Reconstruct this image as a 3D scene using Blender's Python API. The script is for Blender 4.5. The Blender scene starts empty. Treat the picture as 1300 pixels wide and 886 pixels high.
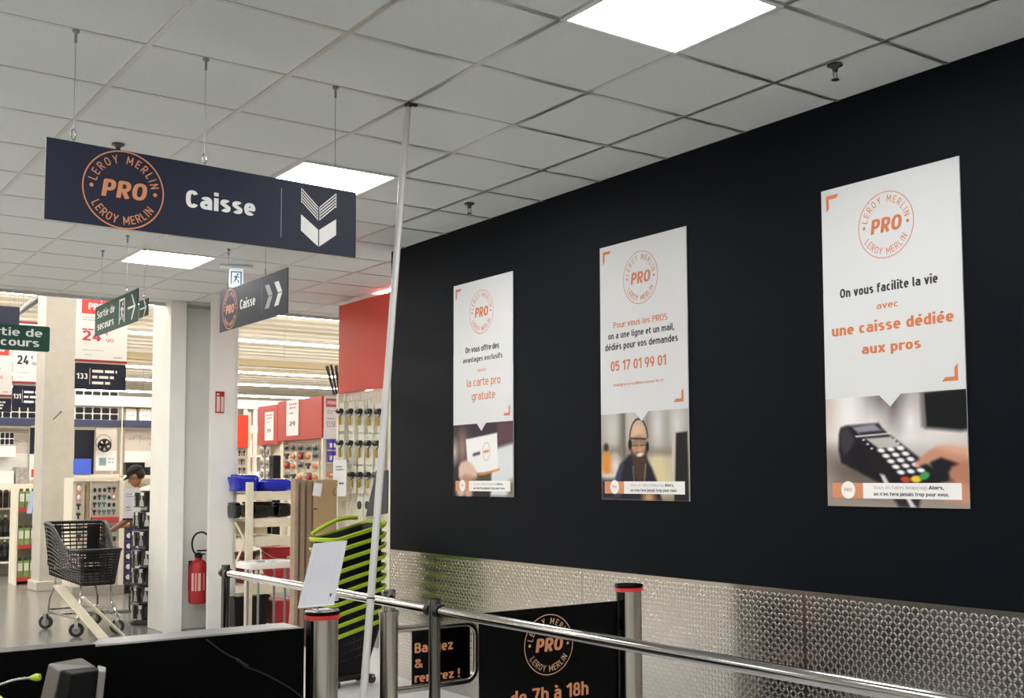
import bpy, bmesh, math, random
import numpy as np
from mathutils import Vector, Matrix, Euler

random.seed(7)
rng = np.random.default_rng(7)
PI = math.pi
SC = bpy.context.scene
COL = SC.collection

# ------------------------------------------------------------------ camera, world, lights' level, exposure
FOC, YAW, PITCH, ROLL = 1437.03, .6441, .0693, -.0061
CAM = Vector((-4.1791, -2.8182, 1.5))
PX, PY = 650 + 68.96, 443 + 61.91            # optical centre of the (cropped) photograph
CEIL = 3.2615
EXPOSURE = 0.0
PANEL_POWER = 34.0
STRIP_POWER = 60.0
WORLD_LEVEL = 0.3

_f = Vector((math.sin(YAW) * math.cos(PITCH), math.cos(YAW) * math.cos(PITCH), math.sin(PITCH)))
_r0 = Vector((math.cos(YAW), -math.sin(YAW), 0)); _u0 = _r0.cross(_f)
RT = _r0 * math.cos(ROLL) + _u0 * math.sin(ROLL)
UP = -_r0 * math.sin(ROLL) + _u0 * math.cos(ROLL)
FW = _f
cd = bpy.data.cameras.new('camera'); cam = bpy.data.objects.new('camera', cd); COL.objects.link(cam)
M3 = Matrix((RT, UP, -FW)).transposed()
cam.matrix_world = Matrix.Translation(CAM) @ M3.to_4x4()
cd.sensor_fit = 'HORIZONTAL'; cd.sensor_width = 36.0
cd.lens = FOC / 1300 * 36.0
cd.shift_x = -(PX - 650) / 1300; cd.shift_y = (PY - 443) / 1300
cd.clip_start = .05; cd.clip_end = 300
SC.camera = cam
w = bpy.data.worlds.new('world'); SC.world = w; w.use_nodes = True
w.node_tree.nodes['Background'].inputs[0].default_value = (1.0, .97, .92, 1)
w.node_tree.nodes['Background'].inputs[1].default_value = WORLD_LEVEL
SC.view_settings.view_transform = 'Standard'; SC.view_settings.look = 'None'
SC.view_settings.exposure = EXPOSURE; SC.view_settings.gamma = 1.0
SC.view_settings.use_curve_mapping = False
SC.cycles.use_denoising = True
SC.cycles.max_bounces = 8
SC.cycles.sample_clamp_indirect = 6.0


def ray(x, y): return FW + RT * ((x - PX) / FOC) - UP * ((y - PY) / FOC)
def onX(x, y, c): d = ray(x, y); return CAM + d * ((c - CAM.x) / d.x)
def onY(x, y, c): d = ray(x, y); return CAM + d * ((c - CAM.y) / d.y)
def onZ(x, y, c): d = ray(x, y); return CAM + d * ((c - CAM.z) / d.z)
def at(x, y, t): return CAM + ray(x, y) * t

# ------------------------------------------------------------------ materials
def lin(c): return c / 12.92 if c <= .04045 else ((c + .055) / 1.055) ** 2.4
def hexc(h): return tuple(lin(int(h[i:i + 2], 16) / 255) for i in (0, 2, 4)) + (1,)
MATS = {}
def mat(name, h, rough=.55, metal=0.0, noise=0.0, scale=20, spec=None, bump=0.0, coat=0.0):
    if name in MATS: return MATS[name]
    m = bpy.data.materials.new(name); m.use_nodes = True; nt = m.node_tree
    b = nt.nodes['Principled BSDF']
    b.inputs['Base Color'].default_value = hexc(h)
    b.inputs['Roughness'].default_value = rough; b.inputs['Metallic'].default_value = metal
    if spec is not None: b.inputs['Specular IOR Level'].default_value = spec
    if coat: b.inputs['Coat Weight'].default_value = coat; b.inputs['Coat Roughness'].default_value = .08
    if noise or bump:
        tc = nt.nodes.new('ShaderNodeTexCoord'); n = nt.nodes.new('ShaderNodeTexNoise')
        n.inputs['Scale'].default_value = scale; n.inputs['Detail'].default_value = 5
        nt.links.new(tc.outputs['Object'], n.inputs['Vector'])
        if noise:
            r = nt.nodes.new('ShaderNodeMapRange')
            r.inputs['From Min'].default_value = .3; r.inputs['From Max'].default_value = .7
            r.inputs['To Min'].default_value = 1 - noise; r.inputs['To Max'].default_value = 1 + noise
            mx = nt.nodes.new('ShaderNodeVectorMath'); mx.operation = 'SCALE'
            mx.inputs[0].default_value = hexc(h)[:3]
            nt.links.new(n.outputs['Fac'], r.inputs['Value']); nt.links.new(r.outputs['Result'], mx.inputs['Scale'])
            nt.links.new(mx.outputs['Vector'], b.inputs['Base Color'])
        if bump:
            bp = nt.nodes.new('ShaderNodeBump'); bp.inputs['Strength'].default_value = bump; bp.inputs['Distance'].default_value = .01
            nt.links.new(n.outputs['Fac'], bp.inputs['Height']); nt.links.new(bp.outputs['Normal'], b.inputs['Normal'])
    MATS[name] = m; return m
def emis(name, h, power):
    if name in MATS: return MATS[name]
    m = bpy.data.materials.new(name); m.use_nodes = True; nt = m.node_tree
    b = nt.nodes['Principled BSDF']
    b.inputs['Base Color'].default_value = (.8, .8, .8, 1)
    b.inputs['Emission Color'].default_value = hexc(h); b.inputs['Emission Strength'].default_value = power
    MATS[name] = m; return m
def vcol_mat(name, rough=.5):
    if name in MATS: return MATS[name]
    m = bpy.data.materials.new(name); m.use_nodes = True; nt = m.node_tree
    a = nt.nodes.new('ShaderNodeVertexColor'); a.layer_name = 'print'
    nt.links.new(a.outputs['Color'], nt.nodes['Principled BSDF'].inputs['Base Color'])
    nt.nodes['Principled BSDF'].inputs['Roughness'].default_value = rough
    nt.nodes['Principled BSDF'].inputs['Specular IOR Level'].default_value = .15
    MATS[name] = m; return m

TILE = mat('ceiling_tile', 'dcdedb', .9, noise=.035, scale=90)
GRIDM = mat('ceiling_grid_metal', 'cfcfcb', .3, .8)
BLACKWALL = mat('black_wall_paint', '060a11', .6, noise=.08, scale=3, spec=.09)
STEEL = mat('tread_plate_metal', 'bfbcb7', .2, 1.0)
CHROME = mat('brushed_steel', 'bdb6a8', .24, 1.0)
CHROME_D = mat('polished_steel', 'aeaca7', .12, 1.0)
DSTEEL = mat('dark_steel', '55534f', .3, 1.0)
WIRE = mat('wire_metal', 'a3a29d', .35, .6)
WHITE = mat('poster_white', 'd4d4d2', .5)
PAPER = mat('paper', 'e6e5e3', .7)
NAVY = mat('sign_navy', '1c2033', .5, spec=.3)
SLATE = mat('sign_slate', '202229', .6, spec=.25)
ORANGE = mat('print_orange', 'd0895c', .5)
ORANGE_D = mat('print_deep_orange', 'cc7442', .5)
INK = mat('print_black', '1d1d20', .5)
GREYINK = mat('print_grey', 'a9a7a5', .5)
PWHITE = mat('print_white', 'f1efea', .5)
GREEN = mat('exit_green', '2c4f3f', .6, spec=.25)
RED = mat('signal_red', 'a5181f', .35)
REDP = mat('panel_red', 'd0402f', .5)
RED_SHADE = mat('panel_red_shaded', 'b0443c', .55)  # the header red again, with the shade on its side faces coloured in
PINKRED = mat('promo_red', 'd8463f', .5)
MAROON = mat('promo_rail', '8f2430', .5)
BLACKG = mat('gloss_black', '030304', .2, spec=.15)
BLACKP = mat('black_plastic', '0e0e0f', .45, spec=.35)
BLACKC = mat('counter_black', '030303', .4, spec=.08)
GREYP = mat('grey_plastic', '5d5852', .5)
LGREYP = mat('light_grey_plastic', '9d9892', .35)
LIME = mat('lime_plastic', 'a9c52c', .4)
COLW = mat('column_paint', 'f1efe7', .55, noise=.03, scale=4)
COLC = mat('column_cream', 'bdb8ae', .7, noise=.05, scale=8, bump=.1)
CREAM = mat('cream_metal', 'e6dfcd', .5)
CREAMW = mat('cream_wood', 'e8dec6', .6, noise=.06, scale=9)
KRAFT = mat('kraft_board', 'ab8d66', .8, noise=.06, scale=6)
KRAFTD = mat('brown_wood', '9a8369', .7, noise=.12, scale=12)
BLUEP = mat('blue_plastic_film', '1d2bb0', .25)
SCREEN = mat('blue_box_card', '4a66d8', .4)
REDBIN = mat('red_plastic', 'b01f28', .4)
FLOORM = mat('polished_floor', '7d7b77', .2, noise=.08, scale=2.5)
SKIN = mat('skin', '8f6048', .55)
CAPM = mat('black_cap_cloth', '17151a', .85)
SHIRT = mat('cream_shirt_cloth', 'd9d6c4', .9)
JEANS = mat('dark_trouser_cloth', '2b2c33', .9)
BEIGE = mat('store_cladding', 'dcd2bf', .8)
NAVYEDGE = mat('shelf_edge_navy', '3b4160', .5)
CELL = mat('solar_cell', '15161c', .3)
SOLARB = mat('solar_blue', '10152b', .3)
TEAL = mat('pack_teal', '2f7a74', .5)
PURPLE = mat('pack_navy', '2e3468', .5)
VIOLET = mat('pack_violet', '4a46b8', .45)
YELLOW = mat('pack_yellow', 'b79a35', .5)
GREENP = mat('pack_green', '7c9655', .5)
PINKP = mat('pack_pink', 'd9a79c', .5)
ORANGEP = mat('pack_orange', 'd27648', .5)
DARKP = mat('tool_dark', '2c2926', .5)
SILVERP = mat('tool_silver', 'c9c7c1', .35, .5)
RUBBER = mat('rubber', '2a2826', .6)
BOARDP = mat('display_board', 'd3c9bd', .7)

# ------------------------------------------------------------------ mesh helpers
def new_obj(name, data):
    o = bpy.data.objects.new(name, data); COL.objects.link(o); return o
def thing(name, label, cat, loc=(0, 0, 0), rotz=0.0, group=None):
    o = new_obj(name, None); o.empty_display_size = .05
    o.location = loc; o.rotation_euler = (0, 0, rotz)
    o['label'] = label; o['category'] = cat
    if group: o['group'] = group
    return o
def mw(t): return Matrix.Translation(t.location) @ t.rotation_euler.to_matrix().to_4x4()
def dup(root, loc, rotz=0.0, label=None, group=None):
    r = root.copy(); COL.objects.link(r); r.location = loc; r.rotation_euler = (0, 0, rotz)
    if label: r['label'] = label
    if group: r['group'] = group
    for ch in list(root.children):
        c = ch.copy(); COL.objects.link(c); c.parent = r
        for g in list(ch.children):
            d = g.copy(); COL.objects.link(d); d.parent = c
    return r
def smooth(P, n=6):
    """a rounder path through the same points"""
    P = [Vector(p) for p in P]; Q = []
    for i in range(len(P) - 1):
        a, b, c, d = P[max(i - 1, 0)], P[i], P[i + 1], P[min(i + 2, len(P) - 1)]
        for k in range(n):
            t = k / n; Q.append(.5 * (2 * b + (c - a) * t + (2 * a - 5 * b + 4 * c - d) * t * t + (3 * b - a - 3 * c + d) * t ** 3))
    return Q + [P[-1]]
def ordn(i):
    L = ['first', 'second', 'third', 'fourth', 'fifth', 'sixth', 'seventh', 'eighth', 'ninth', 'tenth', 'eleventh', 'twelfth']
    return L[i] if i < len(L) else str(i + 1) + 'th'


class G:
    """collects shapes; t given: shapes are in world space and become local to t."""
    def __init__(s, t=None):
        s.bm = bmesh.new(); s.inv = mw(t).inverted() if t is not None else None
    def faces(s, vs, fs):
        v = [s.bm.verts.new(p) for p in vs]
        for f in fs:
            try: s.bm.faces.new([v[i] for i in f])
            except ValueError: pass
        return s
    def box(s, c, d, rot=None):
        hx, hy, hz = d[0] / 2, d[1] / 2, d[2] / 2
        vs = [Vector((x, y, z)) for x in (-hx, hx) for y in (-hy, hy) for z in (-hz, hz)]
        if rot is not None: vs = [rot @ v for v in vs]
        c = Vector(c)
        return s.faces([v + c for v in vs], [(0, 1, 3, 2), (4, 6, 7, 5), (0, 4, 5, 1), (2, 3, 7, 6), (0, 2, 6, 4), (1, 5, 7, 3)])
    def box2(s, a, b):
        a, b = Vector(a), Vector(b)
        return s.box((a + b) / 2, [abs(b[i] - a[i]) for i in range(3)])
    def tube(s, pts, r, seg=10, closed=False, cap=True):
        pts = [Vector(p) for p in pts]; n = len(pts)
        rs = r if isinstance(r, (list, tuple)) else [r] * n
        rings = []; prev = None
        for i, p in enumerate(pts):
            if closed: t = pts[(i + 1) % n] - pts[i - 1]
            else: t = pts[min(i + 1, n - 1)] - pts[max(i - 1, 0)]
            t.normalize()
            if prev is None:
                a = Vector((0, 0, 1)) if abs(t.z) < .9 else Vector((1, 0, 0))
                u = t.cross(a).normalized()
            else:
                u = (prev - t * prev.dot(t)).normalized()
            prev = u; v = t.cross(u)
            rings.append([s.bm.verts.new(p + (u * math.cos(2 * PI * k / seg) + v * math.sin(2 * PI * k / seg)) * rs[i]) for k in range(seg)])
        m = n if closed else n - 1
        for i in range(m):
            A, B = rings[i], rings[(i + 1) % n]
            for k in range(seg):
                s.bm.faces.new((A[k], A[(k + 1) % seg], B[(k + 1) % seg], B[k]))
        if cap and not closed:
            s.bm.faces.new(list(reversed(rings[0]))); s.bm.faces.new(rings[-1])
        return s
    def cyl(s, a, b, r, seg=16): return s.tube([a, b], r, seg)
    def lathe(s, prof, c=(0, 0, 0), seg=24):
        c = Vector(c); rings = []
        for r, z in prof:
            rings.append([s.bm.verts.new(c + Vector((max(r, 1e-4) * math.cos(2 * PI * k / seg), max(r, 1e-4) * math.sin(2 * PI * k / seg), z))) for k in range(seg)])
        for A, B in zip(rings, rings[1:]):
            for k in range(seg): s.bm.faces.new((A[k], A[(k + 1) % seg], B[(k + 1) % seg], B[k]))
        s.bm.faces.new(list(reversed(rings[0]))); s.bm.faces.new(rings[-1])
        return s
    def ball(s, c, r, seg=14, rings=9):
        if not isinstance(r, (tuple, list)): r = (r, r, r)
        m = Matrix.Translation(Vector(c)) @ Matrix.Diagonal((r[0], r[1], r[2], 1))
        bmesh.ops.create_uvsphere(s.bm, u_segments=seg, v_segments=rings, radius=1, matrix=m); return s
    def prism(s, poly, y0, y1):
        """polygon in (u, v) = local X, Z, from depth y0 to y1"""
        n = len(poly)
        vs = [(p[0], y0, p[1]) for p in poly] + [(p[0], y1, p[1]) for p in poly]
        fs = [tuple(range(n)), tuple(range(2 * n - 1, n - 1, -1))] + [(i, n + i, n + (i + 1) % n, (i + 1) % n) for i in range(n)]
        return s.faces(vs, fs)
    def flat(s, poly, y): return s.faces([(p[0], y, p[1]) for p in poly], [tuple(range(len(poly)))])
    def hull8(s, top, bot):
        return s.faces(list(top) + list(bot), [(0, 1, 2, 3), (7, 6, 5, 4), (0, 4, 5, 1), (1, 5, 6, 2), (2, 6, 7, 3), (3, 7, 4, 0)])
    def ring(s, u, v, r, wd, y, seg=64, a0=0, a1=2 * PI):
        n = seg
        vs = []
        for k in range(n + 1):
            a = a0 + (a1 - a0) * k / n
            for q in (r - wd / 2, r + wd / 2): vs.append((u + q * math.cos(a), y, v + q * math.sin(a)))
        return s.faces(vs, [(2 * k, 2 * k + 1, 2 * k + 3, 2 * k + 2) for k in range(n)])
    def disc(s, u, v, r, y, seg=24):
        return s.flat([(u + r * math.cos(2 * PI * k / seg), v + r * math.sin(2 * PI * k / seg)) for k in range(seg)], y)
    def text(s, txt, u, v, h, y, width=None, align='c', bold=.0, rot=0.0, shear=0.0):
        vs, fs, wd = text2d(txt, bold)
        sx = h if width is None else width / wd
        w2 = wd * sx; o = {'l': 0, 'c': -w2 / 2, 'r': -w2}[align]
        ca, sa = math.cos(rot), math.sin(rot); P = []
        for x, z, k in vs:
            x, z = x * sx + o + shear * z * h, z * h
            P.append((u + ca * x - sa * z, y - k * 4e-5, v + sa * x + ca * z))
        return s.faces(P, fs)
    def build(s, name, m, parent=None, smooth=False, bevel=0.0, fixn=True):
        if s.inv is not None: bmesh.ops.transform(s.bm, matrix=s.inv, verts=s.bm.verts)
        if fixn: bmesh.ops.recalc_face_normals(s.bm, faces=s.bm.faces)
        me = bpy.data.meshes.new(name); s.bm.to_mesh(me); s.bm.free()
        for mm in (m if isinstance(m, (list, tuple)) else [m]): me.materials.append(mm)
        if smooth:
            me.polygons.foreach_set('use_smooth', [True] * len(me.polygons))
            try: me.set_sharp_from_angle(angle=math.radians(35))
            except Exception: pass
        o = new_obj(name, me)
        if parent is not None: o.parent = parent
        if bevel:
            b = o.modifiers.new('edge', 'BEVEL'); b.width = bevel; b.segments = 2; b.limit_method = 'ANGLE'
        return o


# stroke lettering: every character is a set of pen strokes, cap height 1
def _arc(cx, cy, rx, ry, a0, a1, n=12, e=2.45):
    P = []
    for k in range(n + 1):
        a = math.radians(a0 + (a1 - a0) * k / n); c, s_ = math.cos(a), math.sin(a)
        P.append((cx + rx * math.copysign(abs(c) ** (2 / e), c), cy + ry * math.copysign(abs(s_) ** (2 / e), s_)))
    return P
def glyph(c, w):
    t = w / 2; T = 1 - t; X = .74 - t; B = t; A = _arc
    if c in 'éèàê':
        S, W = glyph({'é': 'e', 'è': 'e', 'à': 'a', 'ê': 'e'}[c], w); q = W / 2
        return S + [[(q + .02, .84), (q + .16, 1.0)] if c == 'é' else [(q - .02, .84), (q - .16, 1.0)]], W
    W = {'I': w, 'i': w, 'l': w * 1.25, '.': w, ',': w, '!': w, "'": w, ':': w, '1': .36, 'M': .72, 'm': .80, 't': .36, 'f': .36, 'r': .36, 'j': w, 'w': .74, '@': .8, '€': .6, '&': .64,
         'L': .46, 'E': .48, 'F': .47, 'V': .60, 'A': .62, 'O': .60, 'C': .54, 'G': .58, 'N': .58, 'R': .54, 'P': .52, 'S': .52, 'B': .55, 'x': .50, 'z': .44, 's': .45, 'c': .45, 'v': .48, 'Y': .58, 'D': .56, 'H': .56, 'T': .52}.get(c, .50 if c.islower() else .52)
    l, r, m = t, W - t, W / 2; rx = (r - l) / 2; xr = (X - B) / 2; xm = (X + B) / 2
    bowl = A(m, xm, rx, xr, 0, 360, 24)
    q = T - B
    G_ = {
        'I': [[(m, 0), (m, 1)]], 'i': [[(m, 0), (m, .74)], [(m, .86), (m, .86 + w * 1.05)]], 'l': [[(t, 1), (t, .2), (t + .03, .10), (t + .12, B)]],
        'L': [[(l, 1), (l, B), (W, B)]], 'E': [[(W, T), (l, T), (l, B), (W, B)], [(l, .52), (W - .04, .52)]], 'F': [[(W, T), (l, T), (l, 0)], [(l, .5), (W - .04, .5)]],
        'H': [[(l, 0), (l, 1)], [(r, 0), (r, 1)], [(l, .5), (r, .5)]], 'T': [[(0, T), (W, T)], [(m, T), (m, 0)]],
        'O': [A(m, .5, rx, q / 2, 0, 360, 28)], 'C': [A(m, .5, rx, q / 2, 38, 322, 22)], 'G': [A(m, .5, rx, q / 2, 40, 350, 22), [(r, .42), (m, .42)]],
        'D': [[(l, B), (l, T), (m - .04, T)] + A(m - .04, .5, r - m + .04, q / 2, 90, -90, 14) + [(l, B)]],
        'P': [[(l, 0), (l, T), (m, T)] + A(m, T - .235, r - m, .235, 90, -90, 10) + [(l, T - .47)]],
        'R': [[(l, 0), (l, T), (m, T)] + A(m, T - .225, r - m, .225, 90, -90, 10) + [(l, T - .45)], [(m - .02, T - .45), (r + .01, 0)]],
        'B': [[(l, .52), (m, .52)] + A(m, (T + .52) / 2, r - m - .03, (T - .52) / 2, -90, 90, 10) + [(l, T), (l, B), (m, B)] + A(m, (.52 + B) / 2, r - m, (.52 - B) / 2, -90, 90, 10)],
        'S': [A(m, (T + .53) / 2, rx, (T - .53) / 2, 40, 200, 9) + [(l + .03, .60), (m, .51)] + [(r - .03, .42)] + A(m, (B + .50) / 2, rx, (.50 - B) / 2, 20, -145, 10)],
        'M': [[(l, 0), (l, .93), (m, .28), (r, .93), (r, 0)]], 'N': [[(l, 0), (l, .95), (r, .05), (r, 1)]], 'V': [[(t * .6, 1), (m, B * .6), (W - t * .6, 1)]],
        'Y': [[(t * .6, 1), (m, .45), (W - t * .6, 1)], [(m, .45), (m, 0)]], 'A': [[(t * .6, 0), (m, T), (W - t * .6, 0)], [(W * .2, .26), (W * .8, .26)]],
        'o': [bowl], 'c': [A(m, xm, rx, xr, 42, 318, 18)], 'e': [[(l + .01, xm), (r, xm)] + A(m, xm, rx, xr, 0, 312, 20)],
        'a': [A(m, X - .20, rx, .20, 150, 10, 8) + [(r, 0)], [(r, .43), (m, .43)] + A(m - .01, .25, rx, .25 - B, 90, 270, 10) + [(r, B + .06)]],
        'd': [[(r, 1), (r, 0)], A(m, xm, rx, xr, 0, 360, 24)], 'b': [[(l, 1), (l, 0)], bowl], 'p': [[(l, .74), (l, -.26)], bowl], 'q': [[(r, .74), (r, -.26)], bowl],
        'g': [bowl, [(r, .74), (r, -.02)] + A(m, -.06, rx, .20 - t, 0, -140, 8)],
        'n': [[(l, 0), (l, .74)], A(m, X - .24, rx, .24, 180, 0, 10) + [(r, 0)]], 'h': [[(l, 0), (l, 1)], A(m, X - .24, rx, .24, 180, 0, 10) + [(r, 0)]],
        'm': [[(l, 0), (l, .74)], A((l + m) / 2, X - .22, (m - l) / 2, .22, 180, 0, 8) + [(m, 0)], A((m + r) / 2, X - .22, (r - m) / 2, .22, 180, 0, 8) + [(r, 0)]],
        'u': [[(l, .74), (l, .3)] + A(m, B + .24, rx, .24, 180, 360, 10), [(r, .74), (r, 0)]], 'r': [[(l, 0), (l, .74)], A(l + .24, X - .22, .24, .22, 180, 75, 7)],
        't': [[(.11, .95), (.11, .22)] + A(.11 + .18, .22, .18, .22 - B, 180, 270, 5) + [(W, B)], [(0, X), (W - .02, X)]],
        'f': [[(.12, 0), (.12, .82)] + A(.12 + .17, .82, .17, T - .82, 180, 90, 5) + [(W, T)], [(0, X), (W - .03, X)]],
        's': [A(m, (X + .38) / 2, rx, (X - .38) / 2, 35, 190, 8) + [(m, .375)] + A(m, (B + .37) / 2, rx, (.37 - B) / 2, 20, -145, 9)],
        'v': [[(t * .7, .74), (m, B * .6), (W - t * .7, .74)]], 'x': [[(t * .7, 0), (W - t * .7, .74)], [(t * .7, .74), (W - t * .7, 0)]], 'z': [[(0, X), (r, X), (l, B), (W, B)]],
        'j': [[(m, .74), (m, -.12), (m - .04, -.2), (m - .14, -.26 + t)], [(m, .86), (m, .86 + w * 1.05)]],
        '.': [[(m, 0), (m, w * 1.05)]], ',': [[(m + .01, w), (m - .04, -.14)]], "'": [[(m, 1), (m, .72)]], '!': [[(m, 1), (m, .32)], [(m, 0), (m, w * 1.05)]], ':': [[(m, 0), (m, w)], [(m, .5), (m, .5 + w)]],
        '0': [A(m, .5, rx, q / 2, 0, 360, 26)], '1': [[(.02, .74), (r - .0, .96), (r, 0)]],
        '2': [A(m, T - .25, rx, .25, 165, -25, 11) + [(l, B), (W, B)]],
        '3': [A(m, (T + .53) / 2, rx - .02, (T - .53) / 2, 150, -90, 12), A(m, (.53 + B) / 2, rx, (.53 - B) / 2, 90, -150, 12)],
        '4': [[(m + .08, 1), (l, .26), (W + .02, .26)], [(r - .06, .5), (r - .06, 0)]], '5': [[(W - .03, T), (l + .02, T), (l, .52), (m, .59)] + A(m, (.59 + B) / 2, rx, (.59 - B) / 2, 90, -150, 12)],
        '7': [[(0, T), (r, T), (m - .1, 0)]], '8': [A(m, (T + .54) / 2, rx - .03, (T - .54) / 2, 0, 360, 20), A(m, (.54 + B) / 2, rx, (.54 - B) / 2, 0, 360, 20)],
        '9': [A(m, T - .27, rx, .27, 0, 360, 22), [(r, T - .27), (r - .02, .45), (m - .02, 0)]], '6': [A(m, B + .27, rx, .27, 0, 360, 22), [(l, B + .27), (l + .02, .55), (m + .02, 1)]],
        '&': [[(W, 0), (.16, .72)] + A(.29, .80, .15, T - .80, 180, 0, 8) + [(.40, .66), (.12, .42)] + A(.27, .26, .27 - t, .26 - B, 140, 300, 10) + [(W - .04, .45)]],
        '€': [A(m + .06, .5, rx - .02, q / 2, 45, 315, 18), [(0, .58), (m + .12, .58)], [(0, .42), (m + .1, .42)]],
        '@': [A(m, .45, rx, .45 - t, -60, 270, 20), A(m, .45, rx * .5, .22, 0, 360, 16), [(m + rx * .5, .68), (m + rx * .5, .3), (r, .3)]],
    }
    return G_.get(c, [bowl]), W
def strokes(S, w):
    V, F = [], []; t = w / 2; lay = [0]
    def disc(p):
        n = len(V); V.extend((p[0] + t * math.cos(k * PI / 5), p[1] + t * math.sin(k * PI / 5), lay[0]) for k in range(10)); F.append(tuple(range(n, n + 10))); lay[0] += 1
    def flush(run):
        n = len(V)
        for (x, y), (nx, ny) in run: V.extend([(x + nx * t, y + ny * t, lay[0]), (x - nx * t, y - ny * t, lay[0])])
        for k in range(len(run) - 1): F.append((n + 2 * k, n + 2 * k + 1, n + 2 * k + 3, n + 2 * k + 2))
        lay[0] += 1
    def mit(d0, d1):
        nx, ny = -(d0[1] + d1[1]), d0[0] + d1[0]; L = math.hypot(nx, ny) or 1; nx /= L; ny /= L
        k = max(.5, nx * -d1[1] + ny * d1[0]); return nx / k, ny / k
    for P in S:
        P = [P[0]] + [b for a, b in zip(P, P[1:]) if abs(a[0] - b[0]) + abs(a[1] - b[1]) > 1e-5]
        if len(P) < 2: continue
        closed = abs(P[0][0] - P[-1][0]) + abs(P[0][1] - P[-1][1]) < 1e-4 and len(P) > 6
        D = []
        for a, b in zip(P, P[1:]):
            L = math.hypot(b[0] - a[0], b[1] - a[1]); D.append(((b[0] - a[0]) / L, (b[1] - a[1]) / L))
        run = []
        for i, p in enumerate(P):
            if i == 0: run.append((p, mit(D[-1], D[0]) if closed else (-D[0][1], D[0][0])))
            elif i == len(P) - 1: run.append((p, mit(D[-1], D[0]) if closed else (-D[-1][1], D[-1][0]))); flush(run)
            elif D[i - 1][0] * D[i][0] + D[i - 1][1] * D[i][1] > .72: run.append((p, mit(D[i - 1], D[i])))
            else:
                run.append((p, (-D[i - 1][1], D[i - 1][0]))); flush(run); disc(p); run = [(p, (-D[i][1], D[i][0]))]
    return V, F
_TX = {}
def text2d(txt, bold):
    """flat outline of a line of lettering: points, faces, width; bold 0 to .04 sets the pen"""
    k = (txt, bold)
    if k in _TX: return _TX[k]
    w = .105 + bold * 2.0; x = 0; V, F = [], []
    for c in txt:
        if c == ' ': x += .30; continue
        S, W = glyph(c, w); v, f = strokes(S, w); n = len(V)
        V += [(p[0] + x, p[1], p[2]) for p in v]; F += [tuple(i + n for i in q) for q in f]
        x += W + .075
    _TX[k] = (V, F, x - .075); return _TX[k]


def ring_logo(g, u, v, r, y, sx=1.0, ringw=None, dots=True, thin=.0):
    """round badge: a ring, PRO in the middle, the shop's name twice round the inside of the ring"""
    g.ring(u, v, r, ringw or r * .035, y, 72)
    g.text('PRO', u, v - r * .22, r * .45, y, width=r * 1.10, bold=.042, shear=.14)
    rad = r * .685; h = r * .215
    def arc(txt, a_mid, sgn):
        ws = []
        for c in txt:
            ws.append(.55 if c == ' ' else text2d(c, thin)[2] + .27)
        tot = sum(ws) * h
        rr = rad if sgn > 0 else rad + h
        a = a_mid + sgn * tot / 2 / rr
        for c, wd in zip(txt, ws):
            am = a - sgn * wd * h / 2 / rr
            if c != ' ':
                g.text(c, u + rr * math.cos(am), v + rr * math.sin(am), h, y, bold=thin, rot=am - PI / 2 if sgn > 0 else am + PI / 2)
            a -= sgn * wd * h / rr
    arc('LEROY MERLIN', PI / 2 - .02, 1)
    arc('LEROY MERLIN', -PI / 2 - .02, -1)
    if dots:
        g.disc(u - r * .79, v + .02 * r, r * .05, y); g.disc(u + r * .79, v - .02 * r, r * .05, y)


def lines(g, u0, u1, v, h, y, seed=0, gap=True):
    """a line of print too small to read: a run of short dashes"""
    rnd = random.Random(seed); u = u0
    while u < u1:
        L = h * rnd.uniform(1.4, 4.2); e = min(u + L, u1)
        g.flat([(u, v), (e, v), (e, v + h), (u, v + h)], y)
        u = e + h * .6
    return g
def rect(g, u0, v0, u1, v1, y): return g.flat([(u0, v0), (u1, v0), (u1, v1), (u0, v1)], y)
def struct(o, label=None):
    o['kind'] = 'structure'
    if label: o['label'] = label
    return o

# ================================================================== the setting
g = G(); g.box2((-14, 8.1, -.1), (34, 58, 0)); struct(g.build('floor', FLOORM), 'grey polished floor of the sales hall')
g = G(); g.box2((-9.2, -9, -.1), (34, 8.1, 0)); struct(g.build('floor.001', mat('bounce_floor', 'c0c0be', .35, noise=.04, scale=3)), 'checkout area floor, paled to bounce light up at the ceiling')  # split off and made paler than the hall floor to bounce light onto the ceiling
g = G(); g.box2((-9.2, -9, 0), (-9, 8.6, CEIL + .2)); struct(g.build('wall_left', mat('plain_wall', 'e2e0da', .8)))
g = G(); g.box2((-9.2, -9.2, 0), (34, -9, CEIL + .2)); struct(g.build('wall_rear', MATS['plain_wall']))
g = G(); g.box2((-14, 55, 0), (34, 55.2, 6.2)); struct(g.build('wall_back', BEIGE), 'beige back wall of the sales hall')
g = G(); g.box2((-14.2, 8.6, 0), (-14, 55, 6.2)); struct(g.build('wall_far_left', BEIGE))
g = G(); g.box2((34, -9, 0), (34.2, 55, 6.2)); struct(g.build('wall_far_right', BEIGE))
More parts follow.
